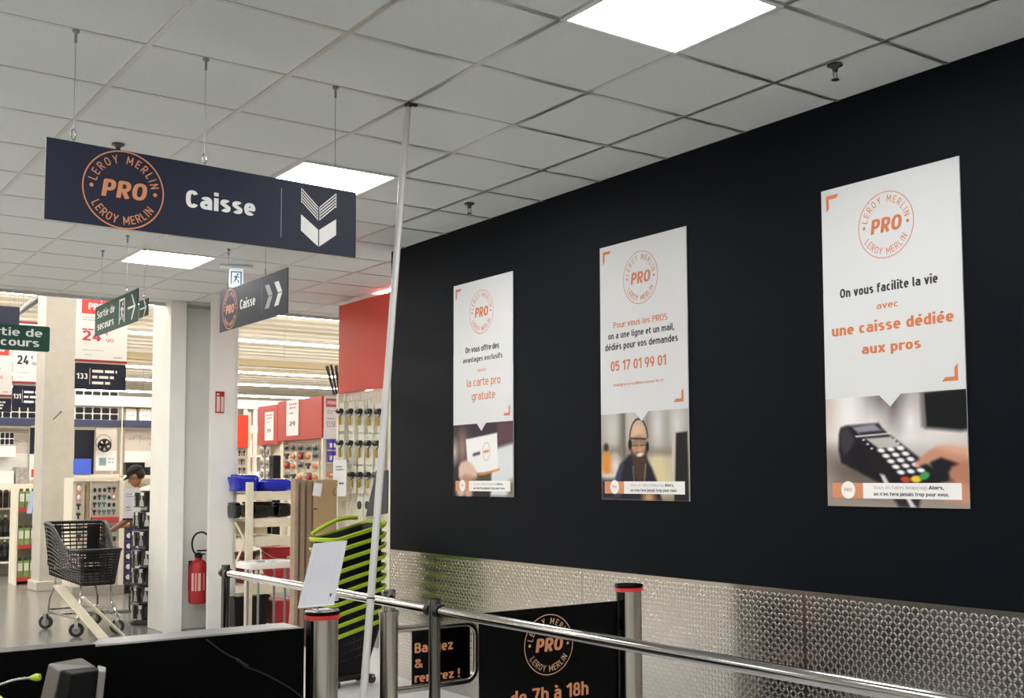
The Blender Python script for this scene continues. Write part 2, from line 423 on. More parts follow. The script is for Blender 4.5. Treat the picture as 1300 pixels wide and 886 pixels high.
# low suspended ceiling: tiles set a little above their carrying bars
g = G(); g.box2((-9.2, -9, CEIL + .0025), (34, 8.62, CEIL + .12))
ceil = struct(g.build('ceiling', TILE), 'suspended ceiling of square white tiles')
g = G()
for j in range(-56, 16):
    x = -(.4308 + .6 * (j - 1))
    if -9.2 < x < 8: g.box2((x - .012, -9, CEIL - .002), (x + .012, 8.62, CEIL + .01))
for i in range(-15, 15):
    y = .6 * i
    g.box2((-9.2, y - .012, CEIL - .0015), (8, y + .012, CEIL + .01))
g.box2((-9.2, 8.60, CEIL - .03), (34, 8.63, CEIL + .12))
g.build('ceiling_grid', GRIDM, ceil)
g = G(); g.box2((-14, 8.64, 6.0), (34, 55, 6.2))
hc = struct(g.build('ceiling.001', BEIGE), 'beige clad roof of the sales hall')
g = G()
for k in range(46): g.box2((-14, 9.2 + k, 5.94), (34, 9.45 + k, 6.0))
g.build('cladding_rib', BEIGE, hc)
g = G(); g.box2((-9.2, 8.56, CEIL + .12), (34, 8.64, 6.0)); struct(g.build('wall_above_ceiling', BEIGE))
# black wall and its metal skirting of tread plate
YEND = 5.02
g = G(); g.box2((0, -9, 0), (.16, YEND, CEIL + .006))
struct(g.build('wall_right', BLACKWALL), 'black painted wall with three posters')
PLZ = .948
def tread(y0, y1):
    g = G(); g.box2((-.004, y0, 0), (.0, y1, PLZ))
    st = .0238; hl, hw, hh = .0135, .0046, .0019
    ny = int((y1 - y0) / st); nz = int(PLZ / st); V = []; F = []
    base = [(-hl, 0, 0), (-hl * .6, -hw, 0), (hl * .6, -hw, 0), (hl, 0, 0), (hl * .6, hw, 0), (-hl * .6, hw, 0), (-hl * .62, 0, hh), (hl * .62, 0, hh)]
    fs = [(0, 1, 6), (1, 2, 7, 6), (2, 3, 7), (3, 4, 7), (4, 5, 6, 7), (5, 0, 6)]
    for a in range(ny):
        for b in range(nz):
            an = PI / 4 if (a + b) % 2 else -PI / 4
            ca, sa = math.cos(an), math.sin(an); cy = y0 + (a + .5) * st; cz = (b + .5) * st; n = len(V)
            for p in base: V.append((-.0041 - p[2], cy + ca * p[0] - sa * p[1], cz + sa * p[0] + ca * p[1]))
            for f in fs: F.append(tuple(n + q for q in f))
    nb = len(g.bm.verts)
    me = bpy.data.meshes.new('trim_1')
    bv = [v.co[:] for v in g.bm.verts]; g.bm.verts.index_update()
    bf = [tuple(v.index for v in f.verts) for f in g.bm.faces]; g.bm.free()
    me.from_pydata(bv + V, [], bf + [tuple(i + nb for i in f) for f in F]); me.update()
    sm = [False] * len(bf) + [True] * len(F); me.polygons.foreach_set('use_smooth', sm)
    me.materials.append(STEEL); o = new_obj('trim_1', me)
    bm = bmesh.new(); bm.from_mesh(me); bmesh.ops.recalc_face_normals(bm, faces=bm.faces); bm.to_mesh(me); bm.free()
    return struct(o, 'tread plate cladding along the foot of the black wall')
for a, b in ((4.331, YEND), (2.604, 4.329), (.871, 2.602), (-1.0, .869), (-2.9, -1.002)): tread(a, b)

# columns: the H-shaped one by the low ceiling's edge, and the plain one farther off
xL = onZ(207, 803, 0).x
g = G()
g.box2((-.625, 8.42, 0), (-.468, 9.0, CEIL + .1)); g.box2((-.468, 8.62, 0), (-.02, 8.7, CEIL + .1))
g.box2((-.468, 8.57, 0), (-.43, 8.62, CEIL + .1))
g.box2((-.287, 8.22, 0), (-.037, 8.27, CEIL + .1)); g.box2((-.15, 8.27, 0), (-.09, 8.62, CEIL + .1)); g.box2((-.037, 8.24, 0), (.0, 8.3, CEIL + .1))
col1 = struct(g.build('column', COLW, bevel=.006), 'pale H-shaped column carrying a fire extinguisher')
ca, cb = onZ(40, 748, 0), onZ(88, 748, 0)
g = G(); Yc = 13.75
xa, xb = onY(53, 600, Yc).x, onY(93, 600, Yc).x
g.box2((xa, Yc, 0), (xb, Yc + .5, 5.99)); g.box2((xa - .04, Yc - .03, 0), (xb + .04, Yc + .5, .13))
col2 = struct(g.build('column.001', COLC, bevel=.012), 'plain cream column behind the shopping cart')
g = G(); p = onY(72, 528, Yc); g.tube([(p.x - .045, Yc - .006, p.z - .05), (p.x + .05, Yc - .006, p.z + .055)], .006, 6)
g.ball((p.x + .05, Yc - .008, p.z + .055), .012, 8, 6); g.build('hook', DARKP, col2)

# roof beams of the sales hall
for yp, xr, t in ((452, 190, 31), (540, 380, 40)):
    p = at(xr, yp, t) if yp < 500 else None
    if p is None: continue
    g = G(); g.box2((-14, p.y, p.z - .10), (34, p.y + .12, p.z + .09)); g.box2((-14, p.y, p.z - .28), (34, p.y + .06, p.z - .2))
    struct(g.build('beam', mat('beam_paint', 'b9a684', .7)))

# ------------------------------------------------------------------ lamps
def ceiling_panel(x, y, label):
    t = thing('ceiling_light', label, 'ceiling light', (x, y, CEIL), 0, 'square ceiling lights')
    g = G()
    for s in (-1, 1):
        g.box((s * .29, 0, .002), (.02, .6, .016)); g.box((0, s * .29, .002), (.56, .02, .016))
    g.build('frame', mat('lamp_frame', 'e8e8e6', .4), t)
    g = G(); g.box((0, 0, .004), (.56, .56, .008)); d = g.build('diffuser', emis('panel_glow', 'fdfdff', PANEL_POWER), t)
    return t
X1 = -(.4308 + .6 * 1.5)
LP = [(X1, .3, 'square light panel in the ceiling, over the black wall side of the checkout'), (X1, 3.3, 'square light panel in the ceiling partly behind the long hanging sign'),
      (X1, 6.3, 'square light panel in the ceiling above the green exit sign'), (X1 + 2.4, 6.6, 'square light panel in the ceiling just above the large red panel')]
for x, y, l in LP: ceiling_panel(x, y, l)
n = 0
for x in (X1 - 2.4, X1 - 4.8):
    for y in (-5.7, -2.7, .3, 3.3, 6.3):
        ceiling_panel(x, y, 'square ceiling light outside the view over the checkout lanes')
for y in (-2.7, -5.7): ceiling_panel(X1, y, 'square ceiling light outside the view over the checkout lanes')
for x, y in ((3.45, 3.6), (3.45, 6.6), (X1 + 2.4, 3.6)): ceiling_panel(x, y, 'square ceiling light outside the view behind the black wall')

STR = emis('tube_glow', 'fdfaf4', STRIP_POWER)
for k, tt in enumerate((14.2, 17.0, 20.4, 23.7, 28.6, 33.4, 37.3, 42.2, 48.0)):
    p = CAM + ray(303, 500) * tt
    t = thing('strip_light', 'long glowing tube light under the hall roof, %s row from the low ceiling' % ordn(k), 'strip light', (8, p.y, 5.0), 0, 'tube lights of the sales hall')
    g = G(); g.box((0, 0, .05), (40, .12, .06)); g.build('housing', mat('lamp_frame', 'e8e8e6', .4), t)
    g = G(); g.box((0, 0, 0), (40, .10, .045)); g.build('tube', STR, t)
    for q in (-4.5, -2, .5, 3):
        g = G(); g.cyl((q * 3, 0, .08), (q * 3, 0, .95), .008, 6); g.build('hanger', WIRE, t)

# ------------------------------------------------------------------ sprinklers
def sprinkler(x, y, label):
    t = thing('sprinkler', label, 'sprinkler', (x, y, CEIL), 0)
    g = G(); g.lathe([(.032, 0), (.034, -.006), (.02, -.012), (.012, -.02), (.012, -.03), (.009, -.034)]); g.build('body', DSTEEL, t, True)
    g = G()
    for s in (-1, 1): g.tube([(s * .009, 0, -.03), (s * .014, 0, -.045), (s * .004, 0, -.066)], .0025, 6)
    g.build('frame', WIRE, t); g = G(); g.cyl((0, 0, -.03), (0, 0, -.06), .003, 8); g.build('bulb', mat('bulb_glass', 'e6d9d4', .2), t)
    g = G(); g.cyl((0, 0, -.066), (0, 0, -.069), .017, 16); g.build('deflector', DSTEEL, t)
sprinkler(-.387, .291, 'small metal sprinkler under the ceiling above the poster of the card terminal')
sprinkler(-.35, 3.309, 'small metal sprinkler under the ceiling in the corner by the middle poster')
p = onZ(150, 183, CEIL); sprinkler(p.x, p.y, 'small metal sprinkler peeping over the top edge of the long hanging sign')

# ================================================================== printed pictures (flat artwork on the posters)
class Paint:
    def __init__(s, nx, ny, W, H):
        s.x, s.y = np.meshgrid(np.linspace(0, W, nx), np.linspace(0, H, ny)); s.nx, s.ny, s.W, s.H = nx, ny, W, H
        s.c = np.zeros((ny, nx, 3))
    def _col(s, h): return np.array([int(h[i:i + 2], 16) / 255 for i in (0, 2, 4)])
    def mix(s, a, h):
        a = np.clip(a, 0, 1)[..., None]; s.c = s.c * (1 - a) + s._col(h) * a; return s
    def fill(s, h): s.c[:] = s._col(h); return s
    def grad(s, h0, h1, axis=1):
        t = (s.y / s.H if axis else s.x / s.W)[..., None]; s.c = s._col(h0) * (1 - t) + s._col(h1) * t; return s
    def ell(s, cx, cy, rx, ry, h, soft=.004, rot=0, a=1):
        dx, dy = s.x - cx, s.y - cy; ca, sa = math.cos(rot), math.sin(rot)
        u, v = dx * ca + dy * sa, -dx * sa + dy * ca
        d = (np.sqrt((u / rx) ** 2 + (v / ry) ** 2) - 1) * min(rx, ry)
        return s.mix((.5 - d / soft / 2) * a if soft else (d < 0) * a, h)
    def sd(s, P):
        P = np.array(P, float); n = len(P)
        d = np.full(s.x.shape, 1e9); sg = np.ones(s.x.shape)
        j = n - 1
        for i in range(n):
            ex, ey = P[j] - P[i]; wx, wy = s.x - P[i][0], s.y - P[i][1]
            t = np.clip((wx * ex + wy * ey) / (ex * ex + ey * ey + 1e-12), 0, 1)
            d = np.minimum(d, (wx - ex * t) ** 2 + (wy - ey * t) ** 2)
            c1 = s.y >= P[i][1]; c2 = s.y < P[j][1]; c3 = ex * wy > ey * wx
            sg = np.where((c1 & c2 & c3) | (~c1 & ~c2 & ~c3), -sg, sg); j = i
        return sg * np.sqrt(d)
    def poly(s, P, h, soft=.003, a=1): return s.mix(np.clip(.5 - s.sd(P) / soft / 2, 0, 1) * a, h)
    def line(s, P, wd, h, soft=.003):
        for A, B in zip(P, P[1:]):
            A, B = np.array(A), np.array(B); e = B - A
            wx, wy = s.x - A[0], s.y - A[1]; t = np.clip((wx * e[0] + wy * e[1]) / (e @ e + 1e-12), 0, 1)
            d = np.sqrt((wx - e[0] * t) ** 2 + (wy - e[1] * t) ** 2) - wd / 2
            s.mix(np.clip(.5 - d / soft / 2, 0, 1), h)
        return s
    def mesh(s, name, parent, u0, v0, y):
        nx, ny = s.nx, s.ny
        V = np.stack([s.x + u0, np.full(s.x.shape, y), s.y + v0], -1).reshape(-1, 3)
        idx = np.arange(nx * ny).reshape(ny, nx)
        F = np.stack([idx[:-1, :-1], idx[:-1, 1:], idx[1:, 1:], idx[1:, :-1]], -1).reshape(-1, 4)
        me = bpy.data.meshes.new(name); me.from_pydata(V.tolist(), [], F.tolist()); me.update()
        a = me.color_attributes.new('print', 'FLOAT_COLOR', 'POINT')
        c = s.c.reshape(-1, 3); L = np.where(c <= .04045, c / 12.92, ((c + .055) / 1.055) ** 2.4)
        a.data.foreach_set('color', np.concatenate([L, np.ones((len(L), 1))], 1).astype(np.float32).ravel())
        me.materials.append(vcol_mat('photo_print', .6)); o = new_obj(name, me); o.parent = parent; return o

PW = .75; PHH = .50
def pic_terminal():
    p = Paint(190, 128, PW, PHH).fill('cfc6bf')
    p.grad('a89c90', 'd8d2cd')
    p.poly([(0, .18), (PW, .30), (PW, .37), (0, .33)], 'e6e0d8', .10)
    for x, wd, h, a in ((.02, .05, 'b08f6d', .5), (.24, .035, '6d5b58', .8), (.31, .05, '3a3233', .85), (.385, .035, '5b4a49', .9), (.44, .05, '4a3f40', .8), (.50, .03, '8d7d77', .8)):
        p.ell(x, .47, wd, .09, h, .05, 0, a)
    p.ell(.13, .40, .07, .11, 'efeae6', .08); p.ell(.27, .36, .06, .08, 'f0ebe8', .08); p.ell(.47, .37, .05, .10, 'eae5e3', .05)
    p.poly([(.535, .50), (.545, .345), (.72, .325), (.76, .33), (.76, .51)], '131416', .012)
    p.poly([(.52, .50), (.525, .35), (.548, .345), (.542, .50)], '7d7274', .01)
    p.poly([(0, .0), (PW, 0), (PW, .16), (.42, .22), (.02, .24)], '8d8175', .09)
    p.ell(.17, .155, .17, .05, '5d5149', .07, -.25)
    p.poly([(.075, .33), (.085, .36), (.12, .37), (.30, .375), (.33, .34), (.62, .14), (.60, .08), (.45, .075), (.33, .10), (.14, .175), (.085, .20), (.07, .26)], '1c191c', .008)
    p.poly([(.08, .33), (.09, .36), (.125, .365), (.165, .31), (.155, .26), (.10, .235), (.085, .27)], '3a363b', .012)
    p.poly([(.175, .30), (.32, .10), (.20, .155), (.15, .20), (.13, .25)], '17151a', .012)
    p.poly([(.15, .362), (.275, .372), (.34, .325), (.205, .318)], '8d8a92', .006)
    p.poly([(.19, .337), (.33, .342), (.345, .325), (.205, .318)], '2b282d', .005)
    p.poly([(.225, .308), (.365, .312), (.42, .265), (.295, .262)], 'b9b7ab', .005)
    for r in range(3): p.ell(.215 + .022 * r, .302 - .02 * r, .007, .004, 'f2f0ee', .003)
    p.poly([(.165, .322), (.36, .33), (.366, .324), (.175, .315)], 'd9d6d6', .003)
    for r in range(5):
        for c in range(3):
            x = .305 + .0255 * r + c * .052 + (r % 2) * .0; y = .252 - .0245 * r + c * .004
            p.ell(x + .006, y, .0205, .0095, 'f3f1f0', .004, -.15)
    for k in range(3): p.ell(.385 + .018 * k, .298 - .016 * k, .006, .004, 'e8e6e4', .003)
    p.ell(.437, .122, .026, .013, 'c2472c', .004, -.1); p.ell(.492, .124, .028, .015, 'e3c23b', .004); p.ell(.535, .138, .026, .016, '3f9a55', .004, .3)
    p.poly([(.30, .148), (.325, .142), (.36, .09), (.33, .09)], 'd9d2cf', .006)
    p.poly([(.36, .05), (.40, .0), (.50, .0), (.52, .06)], '2f2a2b', .01); p.poly([(.43, .05), (.45, .05), (.49, 0), (.46, 0)], 'd7d2cf', .006)
    p.poly([(.56, .20), (.62, .24), (.72, .20), (.70, .10), (.60, .11)], '1b1b20', .01)
    p.poly([(.488, .188), (.50, .205), (.56, .245), (.60, .262), (.66, .262), (.76, .245), (.76, .17), (.70, .19), (.62, .215), (.53, .185), (.50, .178)], 'c08a6f', .008)
    p.poly([(.60, .258), (.66, .266), (.76, .25), (.76, .215), (.66, .24)], 'dcab90', .02)
    p.poly([(.655, .15), (.67, .175), (.72, .195), (.76, .2), (.76, .09), (.70, .10), (.66, .125)], 'b27a60', .01)
    p.poly([(.60, .095), (.66, .115), (.76, .10), (.76, .02), (.64, .03), (.60, .06)], 'c48d72', .012)
    p.ell(.495, .188, .008, .010, 'dba78f', .005)
    return p
def pic_headset():
    p = Paint(170, 118, PW, PHH).grad('8d8270', 'b3ada3')
    p.poly([(.45, .02), (.62, .04), (.63, .27), (.40, .27)], 'd9c99b', .03); p.poly([(.02, .06), (.16, .05), (.17, .16), (.0, .18)], 'e6dccb', .04)
    for x, wd, h in ((.19, .02, '5f574e'), (.10, .06, 'c9c4ba'), (.28, .05, 'c7c0b4'), (.42, .03, '8c857c'), (.50, .05, 'd3d0ca'), (.58, .02, 'a39c92'), (.66, .04, 'd6d3cc')):
        p.ell(x, .41, wd, .11, h, .04)
    p.line([(.01, .29), (.64, .265)], .02, '7d7464', .03); p.line([(.21, .5), (.21, .25)], .012, '5d574d', .012)
    p.ell(.045, .305, .022, .024, '3a2c25', .01); p.poly([(0, .17), (.02, .28), (.06, .28), (.10, .24), (.10, .16), (.04, .15)], 'd98b3a', .012)
    p.ell(.13, .2, .04, .05, 'ded6c8', .03); p.poly([(0, .12), (.12, .12), (.13, 0), (0, 0)], '25222a', .02)
    p.poly([(.12, 0), (.13, .13), (.17, .20), (.245, .255), (.31, .27), (.40, .24), (.45, .18), (.50, .09), (.53, 0)], '20202c', .012)
    p.poly([(.125, .02), (.14, .13), (.18, .20), (.20, .20), (.17, .12), (.165, .02)], '4b4a66', .02)
    p.ell(.335, .355, .074, .095, 'c39b7c', .006); p.ell(.325, .395, .055, .045, 'd8b797', .03)
    p.ell(.338, .30, .062, .07, 'b98a6b', .01)
    p.poly([(.265, .30), (.275, .26), (.285, .20), (.32, .10), (.36, .08), (.395, .13), (.41, .22), (.405, .30), (.38, .262), (.34, .275), (.295, .26)], '4a352b', .012)
    p.ell(.348, .258, .03, .011, 'e9dcd0', .005, .1); p.ell(.346, .285, .016, .013, 'c8987a', .008)
    p.ell(.31, .327, .03, .02, '8f7767', .006); p.ell(.373, .327, .03, .02, '8f7767', .006)
    p.line([(.272, .352), (.40, .345)], .009, '2c221e', .004); p.line([(.28, .31), (.335, .308)], .004, '3a2d27', .004); p.line([(.35, .308), (.40, .31)], .004, '3a2d27', .004)
    th = np.linspace(PI * .02, PI * .98, 14)
    p.line([(.337 + .078 * math.cos(t), .345 + .115 * math.sin(t)) for t in th], .008, '2a2725', .005)
    p.ell(.262, .318, .016, .030, '16161a', .005); p.ell(.412, .30, .013, .028, '16161a', .005)
    p.line([(.395, .2), (.38, .06)], .008, '8f8373', .008); p.line([(.285, .19), (.30, .06)], .008, '7f7567', .008)
    p.poly([(.645, .37), (.74, .375), (.745, 0), (.63, 0)], '22211f', .006); p.poly([(.625, .36), (.648, .37), (.635, .05), (.60, .05)], 'c9c2b4', .01)
    p.ell(.42, .02, .05, .03, 'c99a63', .02)
    return p
def pic_card():
    p = Paint(160, 110, PW, PHH).grad('2b2a2c', '40343a')
    p.ell(.08, .36, .10, .08, '564b49', .08); p.ell(.02, .31, .03, .06, 'c9b7ac', .03); p.ell(.12, .33, .045, .09, '9d7f71', .05)
    p.poly([(.56, .33), (.76, .36), (.76, 0), (.48, 0), (.48, .15)], 'd6d9d6', .02); p.poly([(.70, .10), (.76, .11), (.76, 0), (.68, 0)], '6f6554', .03)
    p.poly([(.30, .16), (.48, .18), (.48, .08), (.30, .08)], '514c34', .02)
    p.poly([(.57, .34), (.76, .37), (.76, .5), (.56, .5)], '5b4249', .02)
    p.poly([(.165, .395), (.56, .428), (.57, .178), (.40, .162), (.31, .16), (.185, .23)], 'ecebe8', .006)
    p.poly([(.31, .16), (.40, .162), (.59, .19), (.59, .178), (.41, .148), (.32, .145)], 'd9854f', .006)
    p.line([(.265, .286), (.34, .296)], .018, '3b3b3f', .008)
    th = np.linspace(0, 2 * PI, 30); p.line([(.425 + .046 * math.cos(t), .305 + .06 * math.sin(t)) for t in th], .005, 'ddb394', .004)
    p.line([(.40, .303), (.45, .309)], .016, 'd9854f', .006)
    p.poly([(.07, .20), (.10, .235), (.17, .25), (.24, .225), (.31, .165), (.31, .13), (.24, .12), (.10, .10), (.07, .14)], 'd8b8a4', .012)
    p.poly([(.09, .13), (.16, .15), (.28, .135), (.30, .11), (.10, .09)], 'b08870', .02)
    p.ell(.10, .04, .06, .05, 'd3b39f', .02); p.ell(.20, .03, .05, .05, 'c5a08a', .02)
    return p

def poster(yl, zb, lab, texts, pic):
    """yl: the wall coordinate of the sheet's left edge; u runs along the sheet, v up"""
    t = thing('wall_poster', lab, 'poster', (-.001, yl, zb), -PI / 2, 'checkout posters on the black wall')
    def U(g): return g
    g = G(); g.prism([(0, 0), (PW, 0), (PW, 1.492), (0, 1.492)], 0, -.006); g.build('sheet', WHITE, t)
    p = pic(); p.mesh('photo', t, 0, 0.0, -.0064)
    g = G(); g.flat([(0, .498), (.308, .499), (.366, .446), (.424, .50), (PW, .501), (PW, 1.0), (0, 1.0)], -.0068); g.build('text_panel', WHITE, t)
    g = G(); ring_logo(g, .366, 1.266, .150, -.0074, ringw=.0035, thin=.004); g.build('logo', ORANGE_D, t)
    go, gb = G(), G()
    for kind, s, u, v, wd, h, b in texts:
        (go if kind == 'o' else gb).text(s, u, v, h, -.0074, width=wd, bold=b)
    go.build('lettering', ORANGE_D, t); gb.build('lettering', INK, t)
    g = G(); g.flat([(.03, 1.462), (.105, 1.462), (.09, 1.444), (.046, 1.444), (.046, 1.40), (.03, 1.384)], -.0074); g.build('corner_mark', ORANGE_D, t)
    g = G(); g.flat([(.636, .538), (.715, .538), (.715, .612), (.698, .594), (.698, .556), (.652, .556)], -.0074); g.build('corner_mark', ORANGE_D, t)
    g = G(); rect(g, .03, .037, .716, .107, -.0070); c = g.build('caption_strip', PWHITE, t)
    g = G(); rect(g, .03, .037, .206, .107, -.0074); g.build('caption_block', ORANGE, c)
    g = G(); g.disc(.122, .075, .040, -.0078); g.build('caption_badge', PWHITE, c)
    g = G(); g.text('PRO', .122, .068, .016, -.0082, width=.042, bold=.02); g.build('caption_mark', ORANGE, c)
    g = G(); g.text('Vous en faites beaucoup.', .265, .079, .016, -.0078, width=.285, align='l'); g.build('caption_text', GREYINK, c)
    g = G(); g.text('Alors,', .555, .079, .016, -.0078, width=.075, align='l', bold=.03)
    g.text("on n'en fera jamais trop pour vous.", .265, .050, .016, -.0078, width=.39, align='l', bold=.03); g.build('caption_text', INK, c)
    return t
poster(.703, 1.355, 'tall white poster with a photo of a card terminal and a finger on its keys', [
    ('k', 'On vous facilite la vie', .365, .966, .53, .042, .042), ('o', 'avec', .365, .889, .118, .030, .02),
    ('o', 'une caisse dédiée', .375, .790, .655, .050, .042), ('o', 'aux pros', .377, .692, .317, .046, .042)], pic_terminal)
poster(2.396, 1.362, 'tall white poster with a photo of a bearded person wearing a headset', [
    ('o', 'Pour vous les PROS', .358, .998, .47, .036, .01), ('k', 'on a une ligne et un mail,', .361, .936, .574, .038, .032), ('k', 'dédiés pour vos demandes', .360, .871, .632, .040, .032),
    ('o', '05 17 01 99 01', .336, .748, .484, .058, .03), ('o', 'maligne.pros@leroymerlin.fr', .338, .658, .44, .017, .01)], pic_headset)
poster(4.070, 1.366, 'tall white poster with a photo of a hand holding a white card', [
    ('k', 'On vous offre des', .374, .995, .426, .042, .03), ('k', 'avantages exclusifs', .378, .928, .499, .036, .03), ('o', 'avec', .376, .853, .114, .026, .0),
    ('o', 'la carte pro', .391, .757, .424, .058, .01), ('o', 'gratuite', .391, .662, .296, .056, .01)], pic_card)

# ================================================================== hanging signs
def wires(t, pts, drop=0.0, hook=True):
    """pts: (u, z of the sign's edge) in the sign's own frame; wires go up to the ceiling"""
    for u, z in pts:
        top = CEIL - t.location.z
        g = G(); g.cyl((u, 0, z + .05), (u, 0, top - .03), .0014, 6); wv = g.build('wire', WIRE, t)
        g = G(); g.cyl((u, 0, top - .052), (u, 0, top - .004), .0055, 8); g.cyl((u, 0, top - .01), (u, 0, top - .001), .014, 10); g.build('ceiling_clip', mat('clip_grey', '8d8b86', .4), wv)
        g = G()
        pts2 = [(u + .008 * math.sin(a), 0, z + .03 + .022 * math.cos(a)) for a in np.linspace(.2, 2 * PI - .2, 12)]
        g.tube(pts2, .0022, 6); g.tube([(u, 0, z + .012), (u + .006, 0, z - .006), (u, 0, z - .022)], .002, 6); g.build('clasp', CHROME_D, wv)
t = thing('hanging_sign', 'long dark navy checkout sign hanging from three wires, with a white down arrow', 'sign', (-2.553, 1.8, 2.491), 0)
SW, SH = .654, .325
g = G(); g.prism([(-SW, 0.005), (SW, 0), (SW, .30), (-SW, SH)], .003, -.003); g.build('board', NAVY, t)
g = G(); ring_logo(g, -.363, .160, .1555, -.0036, ringw=.0052, thin=.012); g.build('logo', ORANGE, t)
g = G(); g.text('Caisse', .033, .126, .073, -.0036, width=.297, bold=.046); g.build('lettering', PWHITE, t)
g = G(); rect(g, .2965, .050, .2995, .268, -.0036); g.build('divider', mat('print_pale_blue', '8d93a3', .5), t)
g = G()
for sg in (-1, 1):
    o, i2 = .473 + sg * .084, .473 + sg * .0025
    def qd(zo0, zi0, zo1, zi1, o_=o, i_=i2):
        P = [(o_, zo0), (i_, zi0), (i_, zi1), (o_, zo1)]; g.flat(P if sg < 0 else list(reversed(P)), -.0036)
    qd(.164, .105, .092, .030)
    for k in range(5): qd(.283 - .0136 * k, .208 - .0136 * k, .276 - .0136 * k, .201 - .0136 * k)
    qd(.283, .280, .216, .213, o, o - sg * .003); qd(.210, .207, .147, .147, i2 + sg * .0035, i2)
g.build('arrow', PWHITE, t)
wires(t, [(-.556, .322), (-.040, .312), (.550, .302)])

a = onX(280, 371, -1.08); b = onX(366, 342, -1.08)
S2 = (a.y - b.y)
t = thing('hanging_sign', 'smaller dark grey checkout sign hung in front of the H-shaped column, with two chevrons', 'sign', (-1.08, a.y, 2.63), -PI / 2)
h2 = .315
g = G(); g.prism([(0, 0), (S2, 0), (S2, h2), (0, h2)], .003, -.003); g.build('board', SLATE, t)
g = G(); ring_logo(g, .215, .158, .150, -.0036, ringw=.006, thin=.02); g.build('logo', ORANGE, t)
g = G(); g.text('Caisse', .575, .128, .075, -.0036, width=.30, bold=.035); g.build('lettering', PWHITE, t)
g = G(); rect(g, .845, .05, .848, .27, -.0036); g.build('divider', MATS['print_pale_blue'], t)
for u, m in ((.905, 'print_grey'), (1.075, 'print_white')):
    g = G()
    for sg in (-1, 1):
        P = [(u, .158 + sg * .085), (u + .075, .158 + sg * .085), (u + .14, .158 + sg * .003), (u + .065, .158 + sg * .003)]
        g.flat(P if sg < 0 else list(reversed(P)), -.0036)
    g.build('chevron', MATS[m], t)
wires(t, [(.165, h2), (.90, h2)])

def arrow(g, u, v, s, y):
    th = s * .17
    rect(g, u - s, v - th / 2, u + s * .75, v + th / 2, y)
    for sg in (-1, 1):
        P = [(u + s, v), (u + s * .15, v + sg * s * .95), (u - s * .12, v + sg * s * .95), (u + s * .62, v)]
        g.flat(P if sg > 0 else list(reversed(P)), y)
def runner(g, u, v, s, y):
    """exit pictogram: a doorway and a running figure"""
    for P in ([(u - .8 * s, v - s), (u - .62 * s, v - s), (u - .62 * s, v + s), (u - .8 * s, v + s)], [(u - .62 * s, v + .82 * s), (u + .8 * s, v + .82 * s), (u + .8 * s, v + s), (u - .62 * s, v + s)],
              [(u + .62 * s, v - s), (u + .8 * s, v - s), (u + .8 * s, v + .82 * s), (u + .62 * s, v + .82 * s)]): g.flat(P, y)
    g.disc(u + .22 * s, v + .55 * s, .15 * s, y)
    for P in ([(u - .12 * s, v + .38 * s), (u + .2 * s, v + .32 * s), (u + .08 * s, v - .22 * s), (u - .2 * s, v - .15 * s)], [(u - .2 * s, v - .15 * s), (u + .02 * s, v - .2 * s), (u - .1 * s, v - .55 * s), (u - .5 * s, v - .75 * s), (u - .5 * s, v - .6 * s), (u - .25 * s, v - .45 * s)],
              [(u - .05 * s, v - .1 * s), (u + .15 * s, v - .2 * s), (u + .42 * s, v - .4 * s), (u + .42 * s, v - .8 * s), (u + .26 * s, v - .8 * s), (u + .26 * s, v - .48 * s)], [(u + .1 * s, v + .34 * s), (u + .5 * s, v + .1 * s), (u + .42 * s, v - .02 * s), (u + .1 * s, v + .16 * s)],
              [(u - .1 * s, v + .38 * s), (u - .45 * s, v + .12 * s), (u - .4 * s, v + .02 * s), (u - .1 * s, v + .2 * s)]): g.flat(P, y)
Xg = -1.85
a, b, c = onX(121.5, 391, Xg), onX(175.8, 368.5, Xg), onX(121.5, 427, Xg); L = a.y - b.y; hg = a.z - c.z
t = thing('exit_sign', 'green emergency exit sign with arrow hung edge-on under the light panel', 'exit sign', (Xg, a.y, c.z), -PI / 2)
g = G()
for u0, u1 in ((0, L * .545), (L * .56, L * .75), (L * .765, L)): g.prism([(u0, 0), (u1, 0), (u1, hg), (u0, hg)], .003, -.003)
g.box2((0, -.002, -.004), (L, .002, hg + .004)); g.build('board', GREEN, t)
g = G(); g.text('Sortie de', L * .27, hg * .58, hg * .26, -.0036, width=L * .43, bold=.02); g.text('secours', L * .27, hg * .17, hg * .26, -.0036, width=L * .40, bold=.02); g.build('lettering', PWHITE, t)
g = G(); runner(g, L * .655, hg * .5, hg * .40, -.0036); g.build('pictogram', PWHITE, t)
g = G(); arrow(g, L * .87, hg * .5, L * .085, -.0036); g.build('arrow', PWHITE, t)
wires(t, [(L * .15, hg), (L * .74, hg)])
Xg = -1.6
a, b, c = onX(177, 383, Xg), onX(188.5, 379, Xg), onX(177, 404, Xg); L = a.y - b.y; hg = a.z - c.z
t = thing('exit_sign', 'small green arrow plate just behind the edge-on emergency exit sign', 'exit sign', (Xg, a.y, c.z), -PI / 2)
g = G(); g.prism([(0, 0), (L, 0), (L, hg), (0, hg)], .003, -.003); g.build('board', GREEN, t)
g = G(); arrow(g, L * .5, hg * .5, L * .36, -.0036); g.build('arrow', PWHITE, t)
wires(t, [(L * .5, hg)])
Yg = 5.4
a, b = onY(63.5, 415, Yg), onY(63.5, 447, Yg); hg = a.z - b.z; L = .86
t = thing('exit_sign', 'green emergency exit sign facing the viewer, beside the plain cream column', 'exit sign', (a.x - L, Yg, b.z), 0)
g = G(); r = .012
P = [(0, 0), (L - r, 0), (L - r * .3, r * .3), (L, r), (L, hg - r), (L - r * .3, hg - r * .3), (L - r, hg), (0, hg)]
g.prism(P, .003, -.003); g.build('board', GREEN, t)
